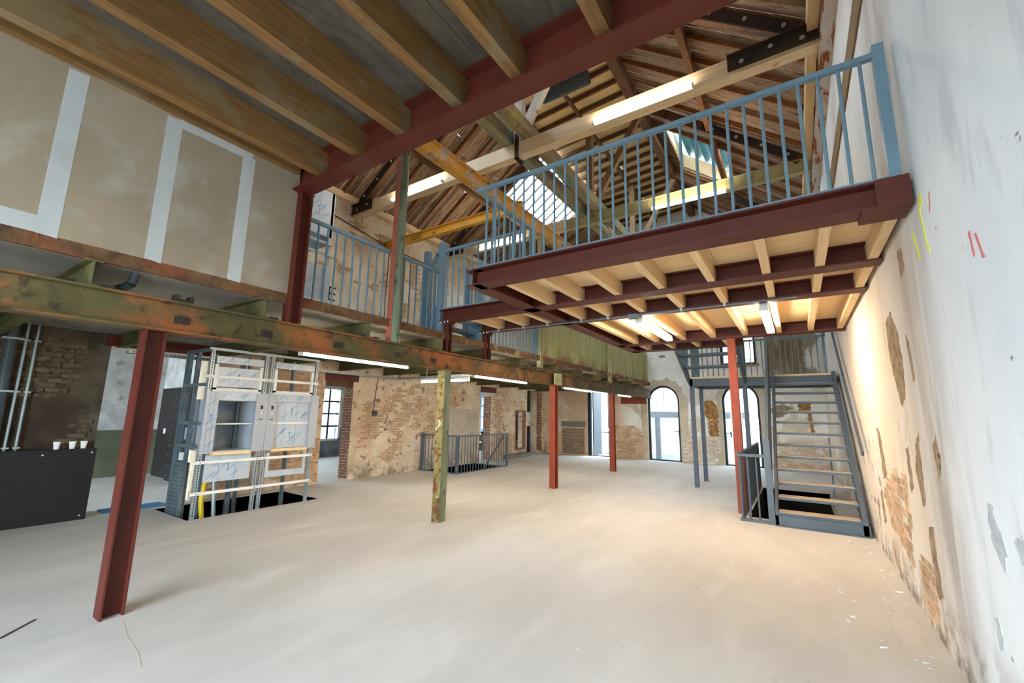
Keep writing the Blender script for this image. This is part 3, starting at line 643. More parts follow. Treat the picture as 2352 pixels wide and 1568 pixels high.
def column(name, x, y, z0, z1, mat, label, b=.145, h=.145, mats2=None, cap=True):
    mb = MB(); mb.ib('z', z0, z1, x, y, h, b, .014, .012)
    if mats2:
        mb.mi = [0] * 6 + [0] * 6 + [1] * 6
        mb.mi = [0] * 12 + [1] * 6
        t = mb.build(name, [mat, mats2], None, label, 'column')
    else: t = mb.build(name, mat, None, label, 'column')
    if cap: MB().box(x - b / 2 - .01, x + b / 2 + .01, y - h / 2 - .01, y + h / 2 + .01, z1 - .012, z1 - .001).build('cap_plate', mat, t)
    return t
def boxcol(name, x, y, z0, z1, ma, mb_, label, b, h, rnd_):
    pts = [(x - b / 2, y - h / 2), (x + b / 2, y - h / 2)]
    if rnd_: pts += [(x + b / 2 + .055 * math.sin(math.pi * k / 10), y - h / 2 + .012 + (h - .024) * k / 10) for k in range(11)]
    pts += [(x + b / 2, y + h / 2), (x - b / 2, y + h / 2)]
    m_ = MB().prism([(p[0], p[1], z0) for p in pts], (0, 0, z1 - z0)); n = len(pts)
    m_.mi = [1, 1] + [0 if k == 0 or k >= n - 1 else 1 for k in range(n)]
    t = m_.build(name, [ma, mb_], None, label, 'column')
    MB().box(x - b / 2 - .015, x + b / 2 + .015, y - h / 2 - .015, y + h / 2 + .015, z1 - .014, z1 - .001).build('cap_plate', mb_, t)
    for k in range(3):
        z = z0 + (z1 - z0) * (.3 + .2 * k)
        MB().cyl((x, y - h / 2 - .01, z), (x, y - h / 2, z), .012, 6).build('rivet', mb_, t)
column('steel_column', -4.6, 1.315, 0, 2.26, m_red, 'big dark red steel column in the left foreground', .15, .15)
boxcol('steel_column', -4.61, 5.03, 0, 2.259, m_rustgreen, m_greyrust, 'chipped yellow green rusty column in the middle of the hall', .15, .14, False)
column('steel_column', -4.62, 8.72, 0, 2.26, m_redcol, 'orange red steel column under the riveted splice plate')
column('steel_column', -4.62, 12.42, 0, 2.26, m_redcol, 'farthest orange red steel column near the yard door')
column('steel_post', -4.56, 2.48, 2.541, 4.059, m_red, 'dark red post at the end of the plasterboard', .14, .14)
boxcol('steel_post', -4.585, 3.92, 2.541, 5.649, m_orangeface, m_greyrust, 'tall salmon and grey post standing on the girder', .1, .15, True)
column('steel_post', -4.6, 8.04, 2.541, 5.649, m_palegreen, 'pale green post at the start of the green sheet parapet', .1, .1)
column('steel_post', -4.6, 12.27, 2.541, 5.649, m_palegreen, 'pale green post in the middle of the green sheet parapet', .1, .1)
MB().ib('x', -4.64, .74, 2.44, 4.06, .34, .2, .02, .014).build('portal_beam', m_red, None, 'large dark red steel beam overhead carrying the pine joists', 'beam')

# parapet of green sheets
pp = thing('sheet_parapet', 'rust streaked green sheet parapet along the mezzanine edge', 'parapet', (-4.62, 12, 2.86))
y = 8.11; k = 0
while y < YF - .05:
    e = min(y + .31, YF - .02)
    bi('sheet', m_panel, -4.69, -4.665 + .004 * (k % 2), y, e - .006, 2.864, 3.98, pp, jit=.003, var=k % 3); y = e; k += 1

# ================================================================== RAILINGS
def railing(name, label, p0, p1, z0, z1, mat, posts=(), sp=.125, r=.0125, start=None, group=None, pw=.05, pext=.0):
    p0, p1 = V((*p0, 0)), V((*p1, 0)); d = (p1 - p0); L_ = d.length; d.normalize(); mid = (p0 + p1) / 2
    t = thing(name, label, 'railing', (mid.x, mid.y, z0), group)
    Z = lambda p, z: V((p.x, p.y, z))
    MB().bar(Z(p0, z1 - .02), Z(p1, z1 - .02), .045, .04).build('handrail', mat, t)
    MB().bar(Z(p0, z0 + .012), Z(p1, z0 + .012), .045, .022).build('bottom_rail', mat, t)
    s_ = start if start is not None else sp * .6
    while s_ < L_ - .02:
        q = p0 + d * s_; cyl_i('baluster', mat, Z(q, z0 + .02), Z(q, z1 - .035), r, t); s_ += sp
    for u in posts:
        q = p0 + d * u; a = pw / 2
        bi('post', mat, q.x - a, q.x + a, q.y - a, q.y + a, z0, z1 + pext, t)
    return t
railing('guard_railing', 'blue grey railing along the front of the red platform', (-2.94, 3.65), (.66, 3.65), 3.214, 4.2, m_blue, (3.62,), start=.14, pext=.05, pw=.065)
railing('guard_railing', 'short blue grey railing on the left end of the red platform', (-2.93, 3.75), (-2.93, 4.86), 3.234, 4.2, m_blue, (1.16,))
railing('guard_railing', 'blue grey railing on the front side of the bridge', (-4.6, 4.9), (-3.07, 4.9), 3.214, 4.22, m_blue)
railing('guard_railing', 'blue grey railing on the rear side of the bridge', (-4.45, 6.02), (-3.0, 6.02), 3.234, 4.22, m_blue, (.02, 1.46))
railing('guard_railing', 'blue railing on the mezzanine edge beside the plasterboard post', (-4.672, 2.6), (-4.672, 4.86), 2.862, 3.87, m_blue, start=.035)
railing('guard_railing', 'blue railing on the mezzanine edge left of the green parapet', (-4.655, 6.24), (-4.655, 7.97), 2.862, 3.87, m_blue, (1.7,), pw=.07)
railing('guard_railing', 'blue grey railing along the left edge of the platform toward the stair', (-2.93, 6.12), (-2.93, 9.55), 3.234, 4.2, m_blue, (3.4,))
rl = railing('guard_railing', 'slate grey railing round the stairwell by the brick wall', (-7.68, 9.0), (-7.68, 11.42), .0, 1.0, m_grey, (.0, 2.38), pw=.06)
MB().box(-9.02, -7.68, 8.98, 9.025, .96, 1.0).build('handrail', m_grey, rl); MB().box(-9.02, -7.68, 8.98, 9.025, 0, .025).build('bottom_rail', m_grey, rl)
bi('post', m_grey, -9.02, -8.94, 8.97, 9.04, 0, 1.04, rl)
x = -8.85
while x < -7.72: cyl_i('baluster', m_grey, (x, 9.0, .02), (x, 9.0, .97), .0125, rl); x += .125
MB().bar((-7.75, 11.3, .92), (-7.75, 9.9, -.35), .03, .05, side=(1, 0, 0)).build('sloped_rail', m_grey, rl)

# two-step unit between mezzanine and bridge
su = thing('step_unit', 'blue steel steps with posts between mezzanine and bridge', 'steps', (-4.8, 5.5, 2.862))
for yy in (4.94, 6.0):
    bi('post', m_blue, -4.725, -4.635, yy - .045, yy + .045, 2.862, 4.38, su)
    bi('post', m_blue, -5.06, -4.97, yy - .045, yy + .045, 2.862, 4.28, su)
    MB().bar((-4.97, yy, 3.92), (-4.78, yy, 4.2), .03, .06, side=(0, 1, 0)).bar((-4.8, yy, 4.2), (-4.72, yy, 4.2), .03, .06, side=(0, 1, 0)).build('handrail', m_blue, su)
    MB().prism([(-4.97, yy - .02, 2.862), (-4.73, yy - .02, 2.862), (-4.73, yy - .02, 3.3), (-4.78, yy - .02, 3.3), (-4.97, yy - .02, 3.02)], (0, .04, 0)).build('stringer', m_blue, su)
    for q in (-4.9, -4.81): cyl_i('baluster', m_blue, (q, yy, 3.1), (q, yy, 4.12), .0125, su)
MB().box(-4.97, -4.76, 4.96, 5.98, 3.0, 3.04).build('tread', m_blue, su); MB().box(-4.8, -4.64, 4.99, 5.95, 3.14, 3.18).build('tread', m_blue, su)

# ================================================================== PLATFORM
pf = thing('steel_platform', 'dark red steel platform with pine joists and plywood deck', 'platform', (-1.2, 6, 3.02))
ZB = 3.02
def pbeam(ax, a0, a1, c, b=.2): return MB().ib(ax, a0, a1, c, ZB, .19, b, .016, .01).build('steel_beam', m_red, pf)
b1 = pbeam('x', -2.95, .74, 3.7); b2 = pbeam('x', -4.62, .75, 4.95); b3 = pbeam('x', -4.62, .75, 5.97)
pbeam('x', -3.0, .75, 8.55); pbeam('x', -3.0, -.8, 9.52); pbeam('y', 3.62, 9.6, -2.95)
MB().box(.56, .74, 3.585, 3.6, ZB - .015, ZB + .19).box(.48, .74, 3.58, 3.84, ZB - .02, ZB).build('end_plate', m_red, b1)
for (ya, yb), xs in (((3.71, 4.94), (-2.62, -2.2, -1.7, -1.18, -.66, -.15, .29, .68)), ((4.96, 5.96), (-4.15, -3.65, -3.2, -2.62, -2.2, -1.7, -1.18, -.66, -.15, .29, .68)),
                     ((5.98, 8.54), (-2.62, -2.2, -1.7, -1.18, -.66, -.15, .29, .68)), ((8.56, 9.51), (-2.62, -2.1, -1.6, -1.05))):
    for x in xs: bi('joist', m_new, x - .037, x + .037, ya, yb, ZB + .018, ZB + .19, pf)
for x0, x1, y0, y1 in ((-3.05, -1.83, 3.73, 6.1), (-1.82, -.6, 3.73, 6.1), (-.59, .74, 3.73, 6.1), (-3.05, -1.83, 6.11, 8.65), (-1.82, -.6, 6.11, 8.65), (-.59, .74, 6.11, 8.65), (-3.05, -.82, 8.66, 9.6), (-4.6, -3.06, 4.93, 6.05)):
    bi('deck_sheet', m_ply, x0, x1, y0, y1, ZB + .191, ZB + .213, pf)
for y in (4.95, 5.97):
    p = MB().ib('z', 2.542, ZB, -4.585, y + .09, .1, .1, .01, .008).build('support_post', m_red, pf)
    MB().prism([(-4.53, y + .08, ZB), (-4.42, y + .08, ZB), (-4.53, y + .08, ZB - .11)], (0, .012, 0)).build('gusset', m_red, p)
    for dx in (-.05, .03, .1): MB().cyl((-4.56 + dx, y - .06, ZB - .02), (-4.56 + dx, y - .06, ZB), .012, 6).build('bolt', m_screw, p)
column('steel_column', -.905, 8.58, 0, ZB - .001, m_redcol, 'orange red steel column beside the grey stair', .13, .14)
cd = MB().cyl((-4.4, 5.84, ZB - .02), (.1, 5.84, ZB - .02), .012, 8).build('conduit', m_darkgalv, pf)
for x in (-4.15, -3.65, -3.2, -2.62, -2.2, -1.18, -.66): bi('conduit_clip', m_galv, x - .012, x + .012, 5.82, 5.86, ZB - .035, ZB + .016, cd)
bi('junction_box', m_darkgalv, -1.9, -1.77, 5.82, 5.92, ZB - .06, ZB + .0, cd)

# ================================================================== STAIR
sg = thing('staircase', 'open grey steel staircase with timber coloured treads', 'staircase', (.15, 9.3, 0))
N_, RIS = 13, 2.52 / 13
for i in range(1, N_):
    y0 = 7.98 + (i - 1) * .228
    tr = MB().box(-.36, .64, y0, y0 + .27, RIS * i - .045, RIS * i - .006).build('tread', m_grey, sg)
    MB().box(-.355, .635, y0 + .003, y0 + .267, RIS * i - .006, RIS * i).build('tread_top', m_dust, tr)
    
for xs in ((-.40, -.36), (.64, .70)):
    MB().prism([(xs[0], 7.93, 0), (xs[0], 8.06, 0), (xs[0], 10.9, 2.3), (xs[0], 10.9, 2.56), (xs[0], 10.72, 2.56), (xs[0], 7.93, .22)], (xs[1] - xs[0], 0, 0)).build('stringer', m_grey, sg)
MB().box(-.4, .72, 7.93, 7.98, 0, .15).box(-.4, .72, 7.88, 7.98, 0, .015).build('kick_plate', m_grey, sg)
MB().box(-.49, -.405, 7.92, 7.99, 0, 1.27).build('newel_post', m_grey, sg)
MB().bar((-.44, 7.97, 1.24), (-.44, 10.85, 3.52), .045, .07, side=(1, 0, 0)).build('handrail', m_grey, sg)
k = 0; yy = 8.1
while yy < 10.85:
    zz = .12 + (yy - 7.98) / .228 * RIS; cyl_i('baluster', m_grey, (-.44, yy, zz), (-.44, yy, zz + 1.0), .0125, sg); yy += .125
MB().bar((.69, 7.53, 1.15), (.69, 10.4, 3.33), .03, .07, side=(1, 0, 0)).build('wall_handrail', m_grey, sg)
for f_ in (.03, .35, .68, .97):
    c = V((.69, 7.53, 1.15)).lerp(V((.69, 10.4, 3.33)), f_); MB().cyl(c, c + V((.07, 0, -.02)), .01, 6).build('handrail_bracket', m_galv, sg)
ld = thing('stair_landing', 'grey steel stair landing on four posts with railing', 'landing', (-.7, 11.55, 0))
MB().box(-2.1, .72, 10.92, 10.98, 2.32, 2.5).box(-2.1, .72, 12.14, 12.2, 2.32, 2.5).box(-2.1, -2.04, 10.92, 12.2, 2.32, 2.5).box(.66, .72, 10.92, 12.2, 2.32, 2.5).build('frame', m_grey, ld)
MB().box(-2.1, .72, 10.9, 12.2, 2.5, 2.54).build('deck', m_new, ld)
for x, y in ((-2.07, 10.98), (-2.07, 12.16), (-.95, 10.99)): bi('post', m_grey, x - .045, x + .045, y - .045, y + .045, 0, 2.5 if x < -1 else (3.5 if y < 11.5 else 2.5), ld)
MB().box(-2.07, .68, 12.14, 12.18, 3.5, 3.55).build('handrail', m_blue, ld)
x = -2.0
while x < .68: cyl_i('baluster', m_blue, (x, 12.16, 2.54), (x, 12.16, 3.5), .0125, ld); x += .125
MB().box(-2.09, -2.05, 11.0, 12.18, 3.5, 3.55).build('handrail', m_blue, ld)
y = 11.05
while y < 12.15: cyl_i('baluster', m_blue, (-2.07, y, 2.54), (-2.07, y, 3.5), .0125, ld); y += .125
bi('post', m_blue, .6, .66, 12.13, 12.19, 2.54, 3.6, ld)
MB().bar((.64, 12.16, 3.53), (.64, 10.9, 3.6), .04, .05).build('handrail', m_blue, ld)
f2 = thing('stair_flight', 'short grey upper stair flight from landing to platform', 'stair', (-1.5, 10.3, 2.5))
for xx in ((-2.13, -2.09), (-.95, -.91)):
    MB().prism([(xx[0], 10.89, 2.36), (xx[0], 10.89, 2.58), (xx[0], 9.74, 3.22), (xx[0], 9.62, 3.22), (xx[0], 9.62, 2.98)], (xx[1] - xx[0], 0, 0)).build('stringer', m_grey, f2)
for i, (yy, zz) in enumerate(((10.5, 2.76), (10.1, 2.99))): bi('tread', m_grey, -2.09, -.95, yy - .03, yy + .28, zz - .045, zz, f2)
for xx in (-2.11, -.93):
    MB().bar((xx, 10.88, 3.6), (xx, 9.65, 4.24), .045, .045, side=(1, 0, 0)).build('handrail', m_blue, f2)
    for q in range(10):
        yy = 10.84 - q * .13; zb_ = 2.45 + (10.98 - yy) / 1.33 * .72; cyl_i('baluster', m_blue, (xx, yy, zb_), (xx, yy, zb_ + 1.08), .0125, f2)
gn = railing('guard_railing', 'slate grey railing round the stairwell beside the red stair column', (-.86, 7.99), (-.86, 12.05), 0, 1.03, m_grey, (4.0,))
MB().box(-.88, -.49, 7.94, 7.985, .99, 1.03).build('handrail', m_grey, gn); MB().box(-.88, -.49, 7.94, 7.985, 0, .04).build('bottom_rail', m_grey, gn)
for x in (-.84, -.73, -.61): cyl_i('baluster', m_grey, (x, 7.965, .04), (x, 7.965, .99), .0135, gn)
MB().bar((.58, 12.9, 1.15), (.5, 11.3, -.1), .03, .045, side=(1, 0, 0)).build('stair_rail', m_blue, None, 'pale blue sloping rail going down behind the open stair', 'rail')

# ================================================================== TUBE LIGHTS
def tube(label, p0, p1, wide=False, side=False, hang=0):
    p0, p1 = V(p0), V(p1); mid = (p0 + p1) / 2; d = (p1 - p0).normalized()
    t = thing('tube_light', label, 'light', mid, 'tube lights')
    e = .03
    ho = V((0, .045, .0)) if side else V((0, 0, .045))
    MB().bar(p0 + ho, p1 + ho, .09 if wide else (.03 if side else .06), .06 if side else .04).build('housing', m_white, t)
    if hang:
        for f_ in (.12, .88):
            c = p0.lerp(p1, f_); MB().cyl(c + V((0, 0, .06)), V((c.x, c.y, hang)), .006, 6).build('hanger', m_galv, t)
    MB().bar(p0 + d * e, p1 - d * e, .10 if wide else .048, .045).build('diffuser', m_tube, t)
    for p in (p0, p1 - d * e): MB().bar(p, p + d * e, .10 if wide else .065, .055).build('end_cap', m_white, t)
    return t
tube('tube light under the pale tie beam left of the tall salmon post', (-7.5, 6.11, 6.45), (-5.9, 6.11, 6.45), side=True)
tube('tube light under the pale tie beam above the platform railing', (-2.5, 6.11, 6.45), (-.9, 6.11, 6.45), side=True)
tube('tube light under the pale green steel tie beam', (-2.5, 9.56, 6.4), (-.88, 9.56, 6.4), side=True)
tube('tube light under the tie beam seen through the bridge railing', (-7.6, 9.55, 6.44), (-6.0, 9.55, 6.44), side=True)
for (a, b), lb in zip(((2.82, 4.55), (6.14, 8.02), (9.8, 11.6), (13.73, 15.1)), ('right of the steel lift frames', 'right of the chipped green column', 'right of the riveted splice plate', 'nearest the end wall')):
    tube('long thin tube light just under the girder %s' % lb, (-4.93, a, 2.28), (-4.93, b, 2.28), hang=2.75)
tube('tube light hung across the room in front of the brick wall', (-7.22, 7.1, 2.3), (-5.8, 7.1, 2.3), hang=2.75)
tube('tube light under the platform deck left of the stair column', (-1.8, 6.0, 2.953), (-1.8, 7.8, 2.953), True)
tube('tube light under the platform deck nearest the right wall', (-.25, 6.05, 2.953), (-.25, 7.8, 2.953), True)

# ================================================================== LIFTS
def slots(mb, x, y0, y1, z0, z1, n):
    for k in range(n):
        z = z0 + (k + .5) * (z1 - z0) / n; mb.box(x, x + .002, y0, y1, z - (z1 - z0) / n * .3, z + (z1 - z0) / n * .3)
def film_marks(parent, x, y0, y1, z0, z1, n, seed):
    r = random.Random(seed); mb = MB()
    yv = y0 + .04
    for k in range(2):
        yy = y0 + (y1 - y0) * (.3 + .35 * k); mb.box(x, x + .001, yy - .0015, yy + .0015, z0, z1)
    for k in range(n):
        y = r.uniform(y0 + .02, y1 - .12); z = r.uniform(z0 + .02, max(z0 + .03, z1 - .1))
        for o in (0, .018):
            q = min(.1, z1 - z - .005)
            mb.add([(x + .001, y + o, z), (x + .001, y + o + .006, z), (x + .001, y + o + .006 + q * 1.1, z + q), (x + .001, y + o + q * 1.1, z + q)], [(0, 1, 2, 3)])
    if z1 - z0 > .3:
        ya, za = (y0 + y1) / 2, z0 + (z1 - z0) * .6
        mb.box(x, x + .0015, ya - .004, ya + .004, za - .09, za); mb.add([(x + .0015, ya - .015, za), (x + .0015, ya + .015, za), (x + .0015, ya, za + .035)], [(0, 1, 2)])
    mb.build('film_print', m_ink, parent, kind='stuff')
FX = -7.55
def lift(name, y0, y1, open_, label, z0=0):
    t = thing(name, label, 'lift', (FX - .4, (y0 + y1) / 2, z0))
    for ya in (y0 + .02, y1 - .07):
        p = MB().box(FX - .05, FX - .003, ya, ya + .05, z0 - .3, z0 + 2.55).build('frame_post', m_white if False else m_galv, t)
        sm = MB(); slots(sm, FX - .002, ya + .018, ya + .03, z0 + .02, z0 + .9, 22); slots(sm, FX - .002, ya + .018, ya + .03, z0 + 1.9, z0 + 2.5, 15); sm.build('slots', m_void, p, kind='stuff')
        MB().box(FX - .85, FX - .8, ya, ya + .05, z0 - .9, z0 + 2.55).build('rear_post', m_darkgalv, t)
    for z in (.35, .8, 2.1):
        rl_ = MB().box(FX, FX + .025, y0 - .03, y1 - .015, z0 + z - .022, z0 + z + .022).build('cross_rail', m_white, t)
        for yy in (y0 + .045, y1 - .05): MB().cyl((FX + .025, yy, z0 + z), (FX + .03, yy, z0 + z), .008, 6).build('bolt', m_iron, rl_)
    MB().box(FX - .04, FX + .0, y0 - .01, y1, z0 + 2.515, z0 + 2.555).build('top_rail', m_galv, t)
    up_ = MB().box(FX - .012, FX - .004, y0 + .1, y1 - .1, z0 + 2.32, z0 + 2.43).build('head_plate', m_film, t); film_marks(up_, FX - .003, y0 + .1, y1 - .1, z0 + 2.32, z0 + 2.43, 4, 3)
    MB().box(FX - .03, FX - .003, y0 + .09, y0 + .14, z0 + 1.9, z0 + 2.3).box(FX - .03, FX - .003, y1 - .15, y1 - .1, z0 + 1.9, z0 + 2.3).box(FX - .03, FX - .003, y0 + .09, y1 - .1, z0 + 1.87, z0 + 1.93).build('track_frame', m_white, t)
    # front cladding
    cl = MB()
    ya, yb = (y0 + .17, y1 - .19) if open_ else (y0 + .14, y1 - .15)
    MB().box(FX + .005, FX + .07, yb, y1, z0 + .93, z0 + 1.87).build('side_cladding', m_stain, t)
    cl.box(FX + .005, FX + .07, y0 - .005, ya, z0 + .93, z0 + 1.87)
    c_ = cl.build('side_cladding', m_stain, t)
    film_marks(c_, FX + .071, y0, ya, z0 + .95, z0 + 1.86, 4, 9) if open_ else None
    h_ = MB().box(FX + .005, FX + .05, ya, yb, z0 + 1.74, z0 + 1.87).build('door_head', m_film, t); film_marks(h_, FX + .0505, ya, yb, z0 + 1.75, z0 + 1.86, 4, 5)
    MB().box(FX, FX + .06, ya, yb, z0 + .9, z0 + .95).build('sill', m_new, t)
    py = (yb + y1) / 2 if open_ else (y0 + ya) / 2
    dsp = MB().box(FX + .07, FX + .072, py - .045, py + .045, z0 + 1.4, z0 + 1.72).build('control_panel', m_stain, t)
    MB().box(FX + .072, FX + .074, py - .02, py + .02, z0 + 1.61, z0 + 1.67).build('display', M('dark_red_display', S(70, 16, 14), rough=.3, bump=0), dsp)
    MB().cyl((FX + .072, py, z0 + 1.54), (FX + .078, py, z0 + 1.54), .014, 12).build('button', m_white, dsp)
    MB().box(FX + .072, FX + .0735, py - .028, py - .014, z0 + 1.435, z0 + 1.452).box(FX + .072, FX + .0735, py - .008, py + .006, z0 + 1.435, z0 + 1.452).box(FX + .072, FX + .0735, py + .012, py + .028, z0 + 1.435, z0 + 1.452).build('marking', m_mark, dsp)
    MB().cyl((FX + .07, yb + .03 if open_ else ya - .03, z0 + 1.37), (FX + .085, yb + .03 if open_ else ya - .03, z0 + 1.37), .013, 10).build('lock', m_white, t)
    if open_:
        cb_ = MB().box(FX - .72, FX - .71, ya - .02, yb + .02, z0 + .95, z0 + 1.74).box(FX - .72, FX + .0, ya - .03, ya - .02, z0 + .95, z0 + 1.74).box(FX - .72, FX, yb + .02, yb + .03, z0 + .95, z0 + 1.74).box(FX - .72, FX, ya - .02, yb + .02, z0 + .94, z0 + .96).box(FX - .72, FX, ya - .02, yb + .02, z0 + 1.73, z0 + 1.75).build('cabin', m_film, t)
        MB().box(FX - .7, FX - .02, ya - .02, yb + .02, z0 + 1.36, z0 + 1.38).build('shelf', m_white, t)
        film_marks(cb_, FX - .705, ya, yb, z0 + 1.0, z0 + 1.7, 9, 11)
    else:
        for za, zb_, sd in ((.955, 1.36, 21), (1.39, 1.74, 22)):
            dr = MB().box(FX - .01, FX, ya, yb, z0 + za, z0 + zb_).build('shutter', m_film, t); film_marks(dr, FX + .001, ya, yb, z0 + za, z0 + zb_, 7, sd)
        MB().box(FX - .005, FX + .02, ya, yb, z0 + 1.36, z0 + 1.39).build('shutter_edge', m_white, t)
    if open_:
        for za, zb_, sd in ((.5, .9, 31), (1.95, 2.26, 32)):
            lp = MB().box(FX - .02, FX - .008, y0 + .12, y1 - .14, z0 + za, z0 + zb_).build('shutter_panel', m_film, t); film_marks(lp, FX - .007, y0 + .12, y1 - .14, z0 + za, z0 + zb_, 7, sd)
    else:
        MB().box(FX - .02, FX - .006, y0 + .1, y1 - .12, z0 + .48, z0 + .58).box(FX - .02, FX - .006, y0 + .1, y0 + .15, z0 + .58, z0 + .88).box(FX - .02, FX - .006, y1 - .17, y1 - .12, z0 + .58, z0 + .88).build('lower_frame', m_film, t)
    for yy in (y0 + .25, y1 - .25): MB().box(FX - .5, FX - .45, yy, yy + .04, z0 - 1.2, z0 + 2.5).build('guide_rail', m_darkgalv, t)
    return t
LA = lift('goods_lift', 2.9, 3.82, True, 'open left goods lift with a shelf in its steel cabin')
LB = lift('goods_lift', 3.83, 4.75, False, 'closed right goods lift with filmed steel shutters')
cw = MB()
MB().box(-8.4, -8.02, 2.9, 2.93, -.3, .02).build('base', m_darkgalv, LA)
for k in range(15): bi('counterweight', m_darkgalv, -8.36, -8.02, 2.92, 3.0, -.1 + k * .058, -.1 + k * .058 + .052, LA)
for xx in (-8.42, -8.0): MB().box(xx - .02, xx + .02, 2.9, 2.95, -.9, 2.54).build('side_rail', m_darkgalv, LA)
for z in (1.0, 1.35, 1.95, 2.5): MB().box(-8.4, -7.6, 2.905, 2.94, z, z + .05).build('side_brace', m_darkgalv, LA)
MB().cyl((-8.1, 2.93, .95), (-8.1, 2.93, 2.5), .012, 8).build('cable', m_cable, LA); MB().cyl((-8.12, 2.93, 1.12), (-8.12, 2.93, 1.3), .03, 10).build('pulley', m_darkgalv, LA)
MB().box(-8.2, -8.1, 2.9, 2.95, .8, .92).build('switch_box', m_white, LA)
for yy, lb in ((3.2, 'yellow hose standing in the pit under the open lift'),):
    MB().tube([(-7.9, yy, -1.45), (-7.86, yy + .02, -.3), (-7.9, yy - .03, .2), (-7.88, yy, .55)], .035, 10).build('hose', m_hose, None, lb, 'hose')
MB().tube([(-7.85, 3.33, -1.45), (-7.82, 3.35, -.2), (-7.86, 3.3, .5)], .03, 10).build('hose', m_galv, None, 'silver ribbed hose beside the yellow hose', 'hose')
# upper storey of the shaft
us_ = thing('lift_shaft_cladding', 'upper lift shaft with blue printed film above the mezzanine', 'lift', (FX - .4, 3.85, 2.862))
for a, b in ((2.9, 3.82), (3.83, 4.76)):
    pn = MB().box(FX - .02, FX, a, b, 5.02, 5.97).build('upper_panel', m_film, us_); film_marks(pn, FX + .001, a, b, 5.02, 5.97, 12, 41)
    pn = MB().box(FX - .03, FX - .01, a + .1, b - .12, 2.95, 4.4).build('shutter', m_film, us_); film_marks(pn, FX - .009, a + .1, b - .12, 2.95, 4.4, 14, 43)
    MB().box(FX - .03, FX + .05, b - .11, b, 2.9, 4.42).build('side_cladding', m_film, us_)
    MB().box(FX - .03, FX + .02, a + .1, b - .12, 3.68, 3.71).build('shutter_edge', m_white, us_)
    for z in (4.62, 4.85): MB().box(FX, FX + .03, a, b, z, z + .05).build('cross_rail', m_galv, us_)
    for yy in (a + .02, b - .07): MB().box(FX - .05, FX, yy, yy + .05, 2.87, 5.97).build('frame_post', m_galv, us_)
MB().box(FX - .9, FX - .02, 2.9, 2.95, 2.87, 5.97).box(FX - .9, FX - .85, 2.9, 4.76, 2.87, 5.97).box(FX - .9, FX - .02, 4.72, 4.76, 4.9, 5.97).build('shaft_panel', m_film, us_)

# ================================================================== LEFT BAY
ct = thing('black_counter', 'black board counter front below the zinc conduits', 'counter', (-8.87, .6, 0))
MB().box(-8.76, -8.74, -1.2, .82, 0, .985).build('front_board', m_black, ct)
fb = MB().box(-8.76, -8.74, .825, 2.05, 0, .985).build('front_board', m_black, ct)
MB().box(-8.86, -8.74, -1.2, 2.05, .985, 1.0).build('top_board', m_black, ct); MB().box(-8.86, -8.76, 2.02, 2.05, 0, .985).build('end_board', m_black, ct)
for y, z in ((1.5, .93), (2.0, .94), (1.98, .06), (.9, .5)): MB().cyl((-8.74, y, z), (-8.737, y, z), .012, 10).build('screw', m_screw, fb)
for (y, lb) in ((1.63, 'white paper cup on the black counter nearest the conduits'), (1.79, 'white paper cup in the middle of the three on the counter'), (1.91, 'white paper cup on the black counter nearest the wall corner')):
    cu_ = MB().cyl((-8.8, y, 1.0), (-8.8, y, 1.1), .027, 16, r1=.04).build('paper_cup', m_cup, None, lb, 'cup', smooth=False)
    MB().cyl((-8.8, y, 1.095), (-8.8, y, 1.104), .042, 16).build('rim', m_cup, cu_)
MB().cyl((-8.93, 1.05, 0), (-8.93, 1.02, 2.75), .062, 18).build('waste_pipe', m_pipe, None, 'thick dark grey pipe on the sooty brick pier', 'pipe', smooth=False)
for (y, lb) in ((1.17, 'thin zinc conduit next to the thick dark pipe'), (1.27, 'thin zinc conduit farther from the thick dark pipe')):
    c = MB().cyl((-8.96, y, 0), (-8.96, y - .01, 2.75), .016, 10).build('conduit', m_zpipe, None, lb, 'pipe')
    for z in (1.02, 1.78, 2.5): MB().box(-9.03, -8.94, y - .035, y + .035, z, z + .02).build('clip', m_zpipe, c)
for z in (1.78, 2.5): MB().box(-9.0, -8.865, .93, 1.13, z, z + .025).build('pipe_clip', m_zpipe, bpy.data.objects['waste_pipe'])
# dark boards in the side room, lintels
db = MB().box(-13.2, -12.1, 4.14, 4.18, 0, 2.08).build('dark_board', m_dark, None, 'tall dark brown board propped in the side room', 'board')
MB().box(-12.75, -12.65, 4.125, 4.14, 1.0, 1.12).build('white_switch', m_white, db)
d2b = MB().box(-12.05, -11.2, 4.04, 4.08, 0, 2.08).build('dark_board', m_dark, None, 'second dark board with a row of screws by the lift', 'board')
for k in range(9): MB().cyl((-12.02, 4.04, .1 + k * .22), (-12.02, 4.036, .1 + k * .22), .012, 8).build('screw', m_screw, d2b)
MB().box(XL - .34, XL + .02, 2.0, 3.6, 2.56, 2.745).build('lintel', m_red, None, 'dark red steel lintel over the wide side room opening', 'lintel')
MB().box(XL - .3, XL + .02, 5.83, 6.74, 2.31, 2.48).build('lintel', m_red, None, 'red steel lintel over the doorway with the gridded window', 'lintel')
MB().box(XL - .3, XL - .02, 5.85, 6.62, 2.19, 2.31).build('lintel_timber', m_purlin, None, 'brown timber under the red lintel of the brick doorway', 'lintel')
MB().box(XL - .3, XL + .02, 11.7, 12.62, 2.33, 2.52).build('lintel', m_red, None, 'red steel lintel over the narrow doorway with the blue door', 'lintel')
MB().box(-5.74, -4.75, YF - .02, YF + .1, 2.06, 2.33).build('lintel', m_redcol, None, 'red steel lintel set in the end wall left of the arch', 'lintel')
MB().box(-9.3, -8.9, 2.3, 3.1, 0.0, .012).build('tarp', m_bluecloth, None, 'blue tarp on the floor behind the black counter', 'tarp')
